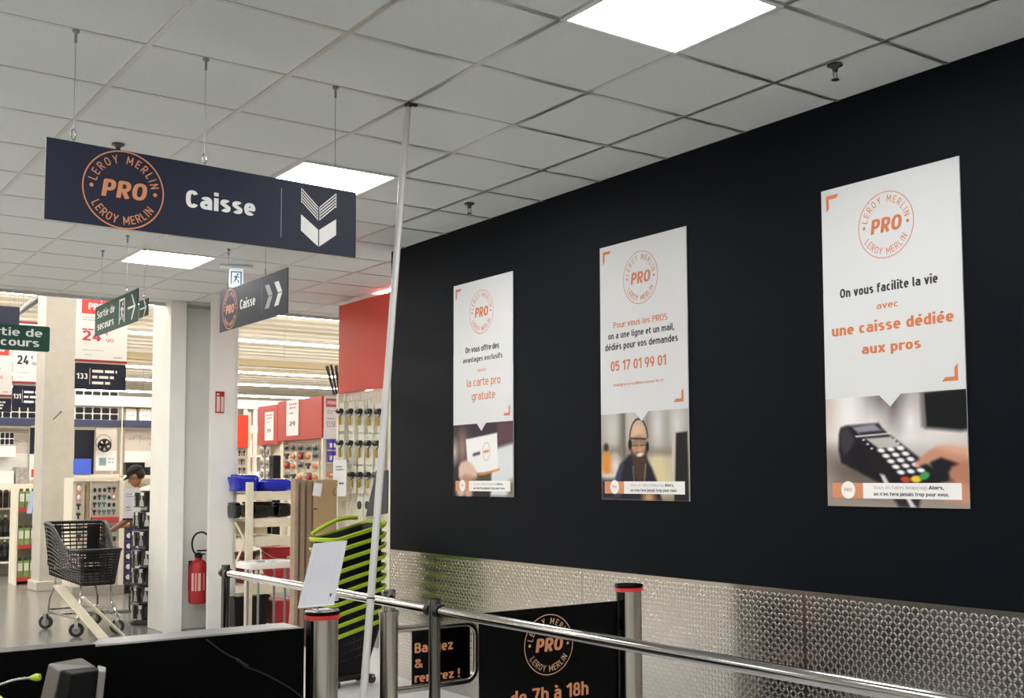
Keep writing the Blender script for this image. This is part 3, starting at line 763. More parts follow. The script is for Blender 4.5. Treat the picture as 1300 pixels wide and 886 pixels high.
k = (onY(53.5, 430, Yg).x - a.x)
g = G(); g.text('Sortie de', L + k, hg * .56, hg * .31, -.0036, width=.405, align='r', bold=.024); g.text('secours', L + k - .018, hg * .17, hg * .31, -.0036, width=.34, align='r', bold=.024); g.build('lettering', PWHITE, t)
g = G(); runner(g, .17, hg * .5, hg * .38, -.0036); g.build('pictogram', PWHITE, t)
wires(t, [(.12, hg), (L * .55, hg)])

# exit lamp under the ceiling
p = onZ(300, 337, CEIL)
t = thing('exit_lamp', 'small pale blue glowing exit lamp under the ceiling, above the smaller checkout sign', 'exit lamp', (p.x, p.y, CEIL), -.35)
g = G(); g.box((0, 0, -.014), (.26, .07, .028)); g.build('housing', mat('lamp_frame', 'e8e8e6', .4), t, bevel=.004)
g = G(); g.box((0, 0, -.105), (.115, .008, .155)); pl = g.build('plate', emis('exit_glow', 'a9c9d6', .55), t)
g = G(); runner(g, 0, -.105, .055, -.005); g.build('pictogram', mat('exit_picto', '4b6a78', .5), pl)

# ================================================================== checkout furniture in front of the wall
GY = 1.62
def bollard(x, y, label):
    t = thing('gate_bollard', label, 'bollard', (x, y, 0), 0)
    g = G(); g.lathe([(.075, 0), (.075, .012), (.0655, .014), (.0655, .915)], seg=40); g.build('shaft', CHROME, t, True)
    g = G(); g.lathe([(.0655, .9155), (.0725, .917), (.0725, .933), (.0655, .9345)], seg=40); g.build('light_ring', mat('ring_red', 'd83238', .3), t, True)
    g = G(); g.lathe([(.067, .935), (.0725, .938), (.0735, .944), (.071, .9495), (.04, .951)], seg=40); g.build('cap', BLACKG, t, True)
    g = G(); g.box2((x - .0675, y - .022, .02), (x - .0655, y + .022, .912))
    g = G(); g.box((-.0645, -.012, .463), (.006, .05, .90)); g.build('hinge_strip', BLACKG, t, bevel=.001)
    return t
b1 = bollard(-2.137, GY - .02, 'brushed steel gate bollard with a red ring, in front of the green-rimmed baskets')
b2 = bollard(-.425, GY + .04, 'brushed steel bollard with a red ring beside the black gate panel')
# tilted notice in a clear holder on the first bollard
q = [at(398, 690, 4.62), at(441, 686, 4.66), at(424, 767, 4.44), at(378, 771, 4.40)]
c0 = Vector((b1.location.x, b1.location.y, .9515))
t = thing('notice_stand', 'tilted pale paper notice in a clear holder on top of a steel bollard', 'notice', c0, 0)
nrm = (q[1] - q[0]).cross(q[3] - q[0]).normalized()
if nrm.dot(CAM - q[0]) < 0: nrm.negate()
g = G(t); g.hull8([p + nrm * .001 for p in q], [p - nrm * .001 for p in q]); g.build('sheet', mat('notice_paper', 'b3b2b5', .45), t)
g = G(t)
def qp(u, v): return q[0] * (1 - u) * (1 - v) + q[1] * u * (1 - v) + q[2] * u * v + q[3] * (1 - u) * v
for u0, v0, u1, v1 in ((.13, .03, .16, .95), (.80, .03, .825, .95)):
    g.faces([qp(u0, v0) + nrm * .0016, qp(u1, v0) + nrm * .0016, qp(u1, v1) + nrm * .0016, qp(u0, v1) + nrm * .0016], [(0, 1, 2, 3)])
g.build('rule', mat('notice_rule', 'aeadb2', .5), t)
g = G(t); g.faces([qp(a, b) + nrm * .0016 for a, b in ((.81, .84), (.89, .83), (.85, .90))], [(0, 1, 2)]); g.build('mark', DARKP, t)
g = G(t); rnd = random.Random(3)
for k in range(5):
    v = .36 + .055 * k
    a, b = .22 + .02 * (k % 2), .72 - .05 * (k % 3)
    g.faces([qp(a, v) + nrm * .0016, qp(b, v) + nrm * .0016, qp(b, v + .008) + nrm * .0016, qp(a, v + .008) + nrm * .0016], [(0, 1, 2, 3)])
g.build('faint_print', mat('notice_rule', 'aeadb2', .5), t)
g = G(t)
lo0, lo1 = q[3] - nrm * .002, q[2] - nrm * .002
g.box((b1.location.x, b1.location.y, .9535), (.07, .06, .004)); g.tube([(b1.location.x - .02, b1.location.y, .955), (lo0 + lo1) / 2 + Vector((0, .0, .004)), (q[0] + q[1]) / 2 * .3 + (lo0 + lo1) / 2 * .7 - nrm * .006], .004, 6)
g.tube([lo0, lo1], .004, 6)
g.build('holder', mat('clear_holder', 'd9d9d8', .15), t)

# black gate panel with opening hours, hinged on the second bollard
px0, px1, pz = -1.329, -.5075, .870
t = thing('barrier_gate', 'black glossy gate panel with a round logo and opening hours in orange', 'gate', (px0, GY + .04, .06), 0)
PWd = px1 - px0; PHt = pz - .06
g = G(); g.prism([(0, 0), (PWd, 0), (PWd, PHt), (0, PHt)], .005, -.005); g.build('panel', BLACKG, t, bevel=.001)
lx = (onY(696, 818, GY + .04).x - px0); lz = onY(696, 818, GY + .04).z - .06
ga, gb2 = G(), G()
ring_logo(ga, lx, lz, .143, -.0058, ringw=.004, thin=.008)
ga.build('logo', mat('print_pale_orange', 'cfa284', .5), t)
g = G(); g.text('PRO', lx, lz - .0315, .0644, -.0072, width=.157, bold=.042, shear=.14); g.build('lettering', ORANGE, t)
a, b = onY(647, 884, GY + .04), onY(746, 864, GY + .04)
g = G(); g.text('de 7h à 18h', (a.x + b.x) / 2 - px0, .478 - .06 - .05, .066, -.0058, width=(b.x - a.x) * 1.0, bold=.03); g.build('lettering', ORANGE, t)
g = G(); g.box((PWd + .004, 0, PHt / 2), (.004, .012, PHt)); g.build('edge_strip', CHROME_D, t)
g = G()
for z in (PHt * .86, PHt * .14): g.box((PWd + .005, 0, z), (.008, .03, .06))
g.build('hinge', DSTEEL, t)

# swing gate: post, bent tube frame, plate
GX, GYY = -1.70, 1.84
t = thing('swing_gate', 'tubular steel swing gate holding a small black plate with orange words', 'gate', (GX, GYY, 0), 0)
g = G(); g.lathe([(.06, 0), (.06, .01), (.043, .014), (.043, .875), (.047, .876), (.047, .893), (.036, .896)], seg=28); g.build('post', CHROME, t, True)
g = G(); g.lathe([(.031, .893), (.031, .985), (.027, .988)], seg=24); up = g.build('inner_post', CHROME_D, t, True)
g = G(); g.cyl((-.006, -.034, .955), (-.006, -.026, .955), .012, 12); g.build('lock', BLACKG, up)
fx0, fx1, fz0, fz1 = .03, .465, .53, .805
r = .06; P = [(fx0, 0, fz1)]
for cx, cz, a0 in ((fx1 - r, fz1 - r, 90), (fx1 - r, fz0 + r, 0)):
    P += [(cx + r * math.cos(math.radians(a0 - k * 15)), 0, cz + r * math.sin(math.radians(a0 - k * 15))) for k in range(7)]
P += [(fx0, 0, fz0)]
g = G(); g.tube(P, .0165, 14); g.build('frame', CHROME, t, True)
pa, pb = onY(523, 803, GYY), onY(597, 868, GYY)
g = G(); g.prism([(pa.x - GX, fz0 + .018), (.432, fz0 + .018), (.432, fz1 - .014), (pa.x - GX, fz1 - .014)], .003, -.004); pl = g.build('plate', BLACKG, t)
u = .132
g = G(); g.text('Badgez', u, .690, .046, -.0046, width=.205, align='l', bold=.035)
g.text('&', u, .622, .040, -.0046, align='l', bold=.035, width=.04)
g.text('rentrez !', u, .556, .042, -.0046, width=.243, align='l', bold=.035); g.build('lettering', ORANGE, pl)

# handrail on posts
RZ, RX = .97, -1.86
t = thing('handrail', 'polished steel handrail on slim posts crossing in front of the black gate panel', 'handrail', (RX, 1.0, 0), 0)
y0, y1, y2 = onZ(272, 728, RZ).y - .02, onZ(558, 774, RZ).y, -1.75
g = G(t); g.cyl((RX, y0, RZ), (RX, y1 + .02, RZ), .0205, 20); g.build('rail', CHROME_D, t, True)
g = G(t); g.tube([(RX, y1 - .02, RZ), (RX, y2 + .06, RZ), (RX, y2, RZ - .02), (RX, y2 - .02, RZ - .08), (RX, y2 - .02, RZ - .2)], .0205, 20); g.build('rail', CHROME_D, t, True)
for y in (y0 + .02, y1, y2 - .02):
    g = G(t); g.cyl((RX + .0, y, .012), (RX + .0, y, RZ + .045 if y > 0 else RZ - .15), .0235, 20); po = g.build('post', mat('post_steel', '6f6c67', .16, 1.0), t, True)
    g = G(t); g.cyl((RX, y, 0), (RX, y, .012), .05, 24); g.build('foot_plate', CHROME, po, True)
    if y > 0:
        g = G(t); g.cyl((RX, y - .05, RZ), (RX, y - .022, RZ), .0265, 16); g.cyl((RX, y + .022, RZ), (RX, y + .05, RZ), .0265, 16); g.build('clamp', BLACKP, po, True)
# leaning pole tied to the rail, up to the ceiling
pt, pb_ = Vector((-1.632, 1.80, CEIL)), None
m_ = at(471, 757, 4.62)
d = (m_ - pt); bt = pt + d * ((0 - pt.z) / d.z)
t = thing('leaning_pole', 'thin white pole leaning from the floor up to the ceiling, crossing the handrail', 'pole', bt, 0)
g = G(t); g.tube([bt + Vector((0, 0, .004)), pt - (pt - bt).normalized() * .016], .0155, 16); g.build('tube', mat('pole_white', 'bdbbb4', .35), t, True)
g = G(t); g.box(pt + Vector((.02, .0, -.0075)), (.05, .02, .01)); g.cyl(pt - (pt - bt).normalized() * .03, pt - (pt - bt).normalized() * .012, .017, 14); g.build('top_clip', DSTEEL, t)
g = G(t); ring_c = m_; dd = (pt - bt).normalized()
g.cyl(ring_c - dd * .012, ring_c - dd * .006, .0175, 14); g.build('tie', BLACKP, t)

# counter
t = thing('checkout_counter', 'long black checkout counter with a glossy top, lower corner of the view', 'counter', (-2.9, 2.4, 0), 0)
g = G(t); g.box2((-4.6, 2.16, 0), (-2.89, 2.30, .818)); g.build('raised_screen', BLACKC, t, bevel=.004)
g = G(t); g.box2((-2.89, 2.21, 0), (-1.945, 2.26, .80)); g.build('front_panel', BLACKC, t, bevel=.003)
g = G(t); g.hull8([(-2.885, 2.262, .80), (-1.945, 2.262, .80), (-1.945, 2.46, .80), (-2.80, 2.46, .80)], [(-2.885, 2.262, .77), (-1.945, 2.262, .77), (-1.945, 2.46, .77), (-2.80, 2.46, .77)]); g.build('worktop', mat('counter_gloss_top', '4a4744', .34, spec=.35), t, bevel=.003)
g = G(t); g.box2((-2.78, 2.38, 0), (-1.98, 2.44, .769)); g.build('rear_panel', BLACKC, t)
g = G(t); g.box2((-4.6, .9, .40), (-2.35, 2.15, .435)); g.build('desk', BLACKC, t, bevel=.003)
g = G(t); g.box2((-4.6, 2.0, 0), (-2.4, 2.15, .40)); g.box2((-4.55, .95, 0), (-4.5, 2.1, .40)); g.box2((-2.42, .95, 0), (-2.37, 2.1, .40)); g.build('desk_leg', BLACKC, t)
# cable lying against the counter's front
P = [onY(x, y, 2.195) for x, y in ((262, 812), (285, 829), (303, 838), (311, 846), (330, 853), (352, 864), (372, 876), (384, 886), (395, 898))]
t = thing('cable', 'thin dark cable hanging in a slack curve against the black counter front', 'cable', P[4], 0)
P2 = [P[0] + Vector((0, .0, .02))] + P
g = G(t); g.tube(smooth(P), .0035, 8); g.build('cord', mat('cable_grey', '2b2a2a', .35), t, True)
g = G(t); g.cyl(P[2] + Vector((-.01, -.006, .004)), P[3] + Vector((.01, -.006, 0)), .007, 10); g.build('plug', mat('cable_grey', '2b2a2a', .35), t, True)
# back of the till screen standing on the desk
t = thing('till_screen', 'dark plastic till screen seen from behind, standing before the black counter', 'till screen', (-3.28, 1.35, .4355), 0)
tt = 3.35
A = [at(61, 842, tt), at(104, 834, tt + .08), at(123, 846, tt + .06), at(76, 851, tt - .06)]
dn = Vector((0, 0, -.26))
lean = RT * -.055
g = G(t); g.hull8(A, [p + dn + lean for p in A]); g.build('housing', GREYP, t, bevel=.006)
B0 = [at(77, 850, tt - .065), at(123, 846, tt + .055), at(127, 851, tt + .03), at(91, 856, tt - .10)]
g = G(t); g.hull8(B0, [p + dn + lean * .6 for p in B0]); g.build('front', mat('matt_black', '070707', .6, spec=.15), t, bevel=.006)
C0 = [at(124, 843.5, tt + .07), at(135, 846.5, tt + .07), at(134, 853, tt + .03), at(125, 852, tt + .02)]
g = G(t); g.hull8(C0, [p + dn + lean * .4 for p in C0]); g.build('side_module', mat('module_grey', '7b7772', .4), t, bevel=.004)
g = G(t); p = (A[0] + A[1] + A[2] + A[3]) / 4 + dn * .9 + lean
g.box((p.x, p.y, .4355 + .012), (.16, .14, .024)); g.tube([(p.x, p.y, .45), (p.x, p.y, p.z)], .022, 12); g.build('stand', BLACKP, t)
# lime ended strap
P = [at(x, y, 3.45) for x, y in ((-14, 876), (0, 869), (12, 865), (24, 862), (36, 861), (44, 860))]
t = thing('lanyard', 'beaded silver chain ending in a lime green tip beside the till screen', 'chain', P[3], 0)
g = G(t); g.tube(P, .0026, 6)
for a, b in zip(P, P[1:]):
    for k in range(4): g.ball(a.lerp(b, k / 4), .0048, 8, 6)
g.build('chain', CHROME_D, t, True)
g = G(t); d = (P[5] - P[3]).normalized(); g.tube([P[5] - d * .012, P[5] + d * .004, P[5] + d * .016], [.006, .0115, .010], 12); g.build('tip', LIME, t, True)
p = P[0]
t = thing('hand_basket', 'lime green and black hand basket edge peeping in at the lower corner', 'basket', (p.x - .02, p.y, .435), 0)
zt = p.z + .004
g = G(t); g.box2((p.x - .20, p.y - .12, .436), (p.x + .02, p.y + .10, zt - .03)); g.build('tub', BLACKP, t, bevel=.01)
g = G(t); P3 = [(p.x - .20, p.y - .12, zt - .02), (p.x + .02, p.y - .12, zt - .02), (p.x + .02, p.y + .10, zt - .02), (p.x - .20, p.y + .10, zt - .02)]
g.tube(P3, .010, 10, True); g.build('rim', LIME, t, True)

# ================================================================== the sales hall: helpers for things standing in it
def fr(x0, y0, x1, y1, Y):
    """extent on the plane Y = const that shows between two pixels: x0, z0, x1, z1"""
    a, b = onY(x0, y1, Y), onY(x1, y0, Y); return a.x, a.z, b.x, b.z
def fbox(g, x0, y0, x1, y1, Y, dep):
    a = fr(x0, y0, x1, y1, Y); g.box2((a[0], Y, a[1]), (a[2], Y + dep, a[3])); return a
def base(x0, x1, Y, z=0.0):
    return Vector(((onY(x0, 620, Y).x + onY(x1, 620, Y).x) / 2, Y, z))
def cloth_bump(name, h, rough=.3): return mat(name, h, rough, bump=.6, scale=14)

# ------------------------------------------------------------------ shopping cart
def cart():
    t = thing('shopping_cart', 'black plastic shopping cart with chrome legs standing by the plain cream column', 'shopping cart', (-1.185, 9.14, 0), .05)
    # local frame: front faces -Y
    def sect(f, z):            # f: 0 bottom .. 1 top; rounded rectangle of the tub
        wb, wf = .235 + .045 * f, .155 + .04 * f
        yb, yf = .40 + .06 * f, -.40 - .05 * f
        P = []
        for (cx, cy, a0) in ((wf - .05, yf + .05, -90), (wb - .04, yb - .04, 0), (-wb + .04, yb - .04, 90), (-wf + .05, yf + .05, 180)):
            for k in range(4):
                a = math.radians(a0 + k * 30); r = .05
                P.append([cx + r * math.cos(a), cy + r * math.sin(a), z])
        return P
    def ztop(y): s_ = min(1, max(0, (y + .15) / .5)); return .815 + .245 * (s_ * s_ * (3 - 2 * s_))
    def zbot(y): return .475 + .07 * (y + .4) / .8
    g = G(); N = 13
    def ringpts(f):
        P = sect(f, 0)
        for p in P: p[2] = zbot(p[1]) + (ztop(p[1]) - zbot(p[1])) * f
        # refine long sides so that the rim's curve shows
        Q = []; R1 = sect(1, 0)
        for a, b, a1, b1_ in zip(P, P[1:] + P[:1], R1, R1[1:] + R1[:1]):
            n = max(1, int(math.dist(a1, b1_) / .06))
            for k in range(n):
                x = [a[i] + (b[i] - a[i]) * k / n for i in range(3)]
                x[2] = zbot(x[1]) + (ztop(x[1]) - zbot(x[1])) * f; Q.append(x)
        return Q
    for k in range(1, N): g.tube(ringpts(k / N), .0085, 5, True)
    top, bot = ringpts(1), ringpts(0); mids = [ringpts(f) for f in (.33, .66)]
    for i in range(0, len(top)): g.tube([bot[i], mids[0][i], mids[1][i], top[i]], .006, 5)
    g.build('basket', BLACKP, t)
    g = G(); g.tube(top, .016, 8, True); g.build('rim', BLACKP, t, True)
    g = G(); lo = ringpts(.0); hi = ringpts(.1); n = len(lo)
    g.faces([p for p in lo] + [p for p in hi], [(i, (i + 1) % n, n + (i + 1) % n, n + i) for i in range(n)] + [tuple(range(n))]); g.build('floor_tray', BLACKP, t)
    g = G()
    for s_ in (-1, 1): g.box((s_ * .19, .425, .84), (.13, .02, .40))
    g.box((0, .425, .985), (.30, .02, .03)); g.build('rear_panel', BLACKP, t, bevel=.008)
    g = G(); g.cyl((-.24, .50, 1.06), (.24, .50, 1.06), .017, 12); h = g.build('handle', BLACKP, t, True)
    g = G()
    for s_ in (-1, 1):
        g.tube([(s_ * .19, .36, .54), (s_ * .20, .37, .42), (s_ * .235, .40, .30), (s_ * .24, .41, .17)], .011, 8)
        g.tube([(s_ * .14, -.30, .49), (s_ * .15, -.30, .30), (s_ * .18, -.36, .20), (s_ * .19, -.40, .17)], .011, 8)
        g.tube([(s_ * .24, .41, .17), (s_ * .19, -.40, .17)], .013, 8)
    g.tube([(-.235, .36, .2), (.235, .36, .2)], .009, 8); g.tube([(-.18, -.36, .2), (.18, -.36, .2)], .009, 8); g.tube([(-.22, 0, .18), (.22, 0, .18)], .008, 8)
    for k in range(-3, 4): g.tube([(k * .05, -.36, .2), (k * .06, .36, .2)], .004, 5)
    g.build('frame', CHROME_D, t, True)
    for s_ in (-1, 1):
        for y in (.42, -.42):
            x = s_ * (.24 if y > 0 else .19)
            an = math.radians(62 if y < 0 else 48); ax = Vector((math.cos(an), math.sin(an), 0)); tr = Vector((-ax.y, ax.x, 0)); c = Vector((x, y, .068)) + tr * .018
            rz = Matrix.Rotation(an, 3, 'Z')
            g = G(); g.cyl(c - ax * .014, c + ax * .014, .0675, 22); wv = g.build('wheel', RUBBER, t, True)
            g = G(); g.cyl(c - ax * .0155, c + ax * .0155, .038, 16); g.build('hub', LGREYP, wv, True)
            g = G()
            for q in (-1, 1): g.box(c + ax * (.021 * q) + Vector((0, 0, .032)), (.004, .032, .085), rz)
            g.box(c + Vector((0, 0, .079)), (.046, .04, .012), rz); g.cyl(c - tr * .018 + Vector((0, 0, .08)), (x, y, .178), .012, 10); g.build('fork', CHROME_D, wv)
cart()
for k, (pp, l) in enumerate(((((74, 742, 10.95), (132, 808, 10.60)), 'cream board slanting from under the black shopping cart down to the floor'), (((106, 757, 10.55), (157, 804, 10.80)), 'narrower cream board slanting beside the first one, behind the shopping cart'))):
    a, b = at(*pp[0]), at(*pp[1]); b.z = .02; dv = (a - b); L = dv.length; dv.normalize()
    sx = dv.cross(Vector((0, 0, 1))).normalized(); nz = sx.cross(dv); wd = .105 if k == 0 else .075
    t = thing('board', l, 'board', (b.x, b.y, 0), 0)
    g = G(t); g.hull8([b + sx * wd / 2, a + sx * wd / 2, a - sx * wd / 2, b - sx * wd / 2], [p - nz * .018 for p in (b + sx * wd / 2, a + sx * wd / 2, a - sx * wd / 2, b - sx * wd / 2)]); g.build('face', CREAMW, t, bevel=.002)
    g = G(t); c = b + dv * .0015 + nz * .0005
    g.hull8([c + sx * (wd / 2 + .001) - dv * .003, c + sx * (wd / 2 + .001), c - sx * (wd / 2 + .001), c - sx * (wd / 2 + .001) - dv * .003], [p - nz * .019 for p in (c + sx * (wd / 2 + .001) - dv * .003, c + sx * (wd / 2 + .001), c - sx * (wd / 2 + .001), c - sx * (wd / 2 + .001) - dv * .003)]); g.build('end_band', PWHITE, t)

# ------------------------------------------------------------------ fire extinguisher and its sign on the column
p = onY(251.5, 766, 8.40)
t = thing('fire_extinguisher', 'red fire extinguisher with a black hose hung in the recess of the H-shaped column', 'fire extinguisher', (p.x, 8.41, p.z), 0)
sc = (onY(263.5, 735, 8.42).x - onY(240.5, 735, 8.42).x) / 2; H = onY(252, 710, 8.42).z - p.z
g = G(); g.lathe([(sc * .8, 0), (sc * .98, .012), (sc, .03), (sc, H * .78), (sc * .93, H * .88), (sc * .7, H * .96), (sc * .35, H), (sc * .32, H * 1.04)], seg=26); g.build('cylinder', RED, t, True)
g = G(); g.lathe([(sc * .34, H * 1.04), (sc * .42, H * 1.06), (sc * .42, H * 1.12), (sc * .2, H * 1.16)], seg=14); g.box((.03, -.01, H * 1.2), (.10, .02, .016)); g.box((.025, -.01, H * 1.12), (.08, .016, .012)); g.build('valve', BLACKP, t)
g = G(); a0 = [(-.02, -.02, H * 1.10), (-.065, -.03, H * 1.22), (-.075, -.03, H * 1.42), (-.04, -.03, H * 1.58), (.03, -.03, H * 1.62), (.09, -.03, H * 1.5), (.105, -.02, H * 1.25), (.10, -.01, H * .95), (.092, 0, H * .7)]
g.tube(smooth(a0), .0095, 8); g.build('hose', BLACKP, t, True)
g = G(); g.tube([(.092, 0, H * .7), (.094, 0, H * .5)], [.012, .018], 10); g.build('nozzle', BLACKP, t, True)
g = G()
for k in range(-4, 5):
    for z0, z1 in ((.28, .72),):
        pass
n = 12; V = []; F = []
for k in range(n + 1):
    a = math.radians(200 + 100 * k / n); V += [(sc * 1.012 * math.cos(a), sc * 1.012 * math.sin(a), H * .30), (sc * 1.012 * math.cos(a), sc * 1.012 * math.sin(a), H * .70)]
for k in range(n):
    if k in (1, 2, 4, 6, 7, 10): F.append((2 * k, 2 * k + 2, 2 * k + 3, 2 * k + 1))
g.faces(V, F); g.build('print', mat('pale_pink_print', 'd9a59c', .5), t)
g = G(); g.box((0, .15, H * .75), (.05, .11, .08)); g.box((0, .204, H * .6), (.06, .01, .3)); g.build('bracket', DSTEEL, t)
a = fr(274, 497, 285.5, 524, 8.2)
t = thing('extinguisher_sign', 'small red and white fire extinguisher sign on the H-shaped column', 'sign', (a[0], 8.214, a[1]), 0)
wd, hh = a[2] - a[0], a[3] - a[1]
g = G(); g.prism([(0, 0), (wd, 0), (wd, hh), (0, hh)], .004, -.002); g.build('plate', RED, t)
g = G(); rect(g, wd * .12, hh * .06, wd * .5, hh * .76, -.0025); rect(g, wd * .62, hh * .06, wd * .92, hh * .76, -.0025); rect(g, wd * .12, hh * .82, wd * .42, hh * .9, -.0025); g.build('print', mat('pale_sign_print', 'e9c9c2', .5), t)

# ------------------------------------------------------------------ hanging price banners
LASTZ = [0]
def banner(name, lab, x0, y0, x1, y1, Y, kind):
    a = fr(x0, y0, x1, y1, Y); W, H = a[2] - a[0], a[3] - a[1]
    t = thing(name, lab, 'banner', (a[0], Y, a[1]), 0)
    if kind in ('promo', 'price'):
        g = G(); g.prism([(0, 0), (W, 0), (W, H), (0, H)], .004, -.002); g.build('sheet', PAPER, t)
        for z in (0, H):
            g = G(); g.box((W / 2, 0, z), (W * 1.01, .02, H * .035)); g.build('rail', MAROON, t)
        if kind == 'promo':
            g = G(); rect(g, W * .10, H * .70, W * .90, H * .93, -.0026); b = g.build('headline', PINKRED, t)
            g = G(); g.text('PROMO', W * .5, H * .765, H * .10, -.0032, width=W * .54, bold=.04); g.build('lettering', PWHITE, b)
        g = G()
        lines(g, W * .12, W * .62, H * .635, H * .016, -.0026, 1); lines(g, W * .12, W * .50, H * .60, H * .016, -.0026, 2); lines(g, W * .12, W * .55, H * .155, H * .010, -.0026, 3); lines(g, W * .18, W * .32, H * .085, H * .012, -.0026, 4)
        g.build('small_print', GREYINK, t)
        c = mat('price_red', 'c5324c', .5) if kind == 'promo' else INK
        g = G(); zz = H * .30
        g.text('24', W * .30, zz, H * .15, -.0026, width=W * .36, bold=.035); g.text('€', W * .60, zz + H * .095, H * .06, -.0026, width=W * .07, bold=.02); g.text('90', W * .66, zz - H * .01, H * .055, -.0026, width=W * .15, bold=.0); g.build('price', c, t)
        if kind == 'promo':
            g = G(); lines(g, W * .12, W * .66, H * .455, H * .022, -.0026, 5); lines(g, W * .74, W * .9, H * .06, H * .012, -.0026, 6); g.build('red_print', mat('price_red', 'c5324c', .5), t)
    else:
        g = G(); g.prism([(0, 0), (W, 0), (W, H), (0, H)], .004, -.002); g.build('sheet', NAVY if kind != 'plain' else mat('navy_deep', '191d35', .5), t)
        if kind != 'plain':
            g = G(); g.text(kind, W * .14, H * .40, H * .21, -.0026, width=W * .21, bold=.04)
            rect(g, W * .285, H * .2, W * .293, H * .82, -.0026); g.build('lettering', PWHITE, t)
            g = G()
            for k, (z, e) in enumerate(((.66, .82), (.44, .76), (.22, .72))): lines(g, W * .335, W * e, H * z, H * .10, -.0026, 20 + k)
            g.build('small_print', PWHITE, t)
    top = (5.9395 if (Y - 9.2) % 1 < .25 else 5.9995) - a[1] + .001
    if kind not in ('promo', 'price', 'plain'): top = LASTZ[0] - a[1]
    if kind not in ('promo', 'price', 'plain'): g = G(); g.box((W / 2, 0, top - .004), (W * .94, .018, .008)); g.build('top_rail', WIRE, t)
    LASTZ[0] = a[1] - H * .0175 - .0005
    for u in (.12, .88):
        g = G(); g.cyl((W * u, 0, H * .99), (W * u, 0, top - .001), .0022, 5)
        g.build('wire', WIRE, t)
    return t
banner('price_banner', 'white banner with a red headline and red price, hanging between the two columns', 95.5, 377, 162.5, 457, 11.6, 'promo')
banner('aisle_sign', 'navy aisle sign numbered 133 under the red price banner', 94.5, 463.5, 160, 494, 11.6, '133')
banner('price_banner', 'white banner with a black price, hanging just beside the plain cream column', 16, 411, 58, 485, 14.6, 'price')
banner('aisle_sign', 'navy aisle sign numbered 131 under the banner with the black price', 15, 490.5, 60, 517, 14.6, '131')
banner('price_banner', 'white banner with a red headline at the picture edge, below the green exit sign', -30, 430, 16.5, 501, 13.2, 'promo')
banner('aisle_sign', 'navy aisle sign under the red-headed banner at the picture edge', -28, 506, 14.5, 522, 13.2, '129')
banner('header_board', 'plain dark navy board hanging above the green exit sign', -30, 390, 25, 413, 12.4, 'plain')

# ------------------------------------------------------------------ display wall at the back (solar kits and tools)
YB = 16.0
def panel_solar(lab, x0, y0, x1, y1, Y, nx, ny, cell=CELL, frame=PWHITE, gap=.14, zb=None):
    a = list(fr(x0, y0, x1, y1, Y)); W, H = a[2] - a[0], a[3] - a[1]
    if zb is not None: H = onY(x0, y0, Y).z - zb - .004; a[1] = zb + .0015
    t = thing('solar_panel', lab, 'solar panel', (a[0], Y, a[1]), 0)
    g = G(); g.prism([(0, 0), (W, 0), (W, H), (0, H)], .03, 0); g.build('frame', frame, t)
    g = G(); cw, ch = W / nx, H / ny
    for i in range(nx):
        for j in range(ny):
            u0, u1, v0, v1 = i * cw + cw * gap / 2, (i + 1) * cw - cw * gap / 2, j * ch + ch * gap / 2, (j + 1) * ch - ch * gap / 2; c = min(cw, ch) * .12
            g.flat([(u0 + c, v0), (u1 - c, v0), (u1, v0 + c), (u1, v1 - c), (u1 - c, v1), (u0 + c, v1), (u0, v1 - c), (u0, v0 + c)], -.002)
    g.build('cells', cell, t); return t
# the steel framework that carries the displays
def rack_frame(lab, x0, x1, ups, beams, Y, m=CREAM, dep=.6):
    a, b = onY(x0, 600, Y).x, onY(x1, 600, Y).x
    t = thing('display_rack', lab, 'rack', ((a + b) / 2, Y + dep, 0), 0); tops = []
    for (u0, u1, yt) in ups:
        q = fr(u0, yt, u1, 700, Y)
        g = G(t); g.box2((q[0], Y + .04, 0), (q[2], Y + .10, q[3])); g.box2((q[0], Y + dep - .06, 0), (q[2], Y + dep, q[3])); g.build('upright', m, t)
    for (u0, v0, u1, v1, mm) in beams:
        q = fr(u0, v0, u1, v1, Y)
        g = G(t); g.box2((q[0], Y + .02, q[1]), (q[2], Y + dep - .07, q[3])); g.build('shelf', mm, t); tops.append(q[3])
    return tops
TB = rack_frame('tall cream display rack with solar kits between the two columns', 95, 216, ((152, 157.5, 505), (211, 216, 500)),
           ((93, 505, 217, 514, PWHITE), (93, 533.5, 154, 540, NAVYEDGE), (158, 534.5, 213, 541, NAVYEDGE), (93, 602, 152, 609, CREAM), (157, 603, 212, 607.5, CREAM)), YB)
TA = rack_frame('tall cream display rack with solar kits at the picture edge, behind the plain cream column', -30, 52, ((-14, -9, 505), (47, 52, 505)),
           ((-30, 531, 47, 538, NAVYEDGE), (-30, 614, 47, 622, CREAM)), YB)
panel_solar('small dark solar panel strip standing on the top beam under sign 133', 95, 495.5, 150, 504.5, YB + .1, 5, 1, zb=TB[0])
panel_solar('two-row dark solar panel standing on the navy shelf edge under sign 133', 95, 516, 150.5, 533, YB + .12, 5, 2, zb=TB[1])
panel_solar('two-row dark solar panel standing on the navy shelf edge at the picture edge', -8, 514, 46, 530.5, YB + .12, 5, 2, zb=TA[0])
def sheet_panel(name, lab, cat, x0, y0, x1, y1, Y, m, extra=None, dep=.02):
    a = fr(x0, y0, x1, y1, Y); W, H = a[2] - a[0], a[3] - a[1]
    t = thing(name, lab, cat, (a[0], Y, a[1]), 0)
    g = G(); g.prism([(0, 0), (W, 0), (W, H), (0, H)], dep, 0); g.build('board', m, t)
    if extra: extra(t, W, H)
    return t
panel_solar('tall blue-black solar panel hung beside the board with the round fan', 94, 546, 120, 602, YB + .2, 4, 8, SOLARB, mat('panel_edge', '10131f', .4), .06)
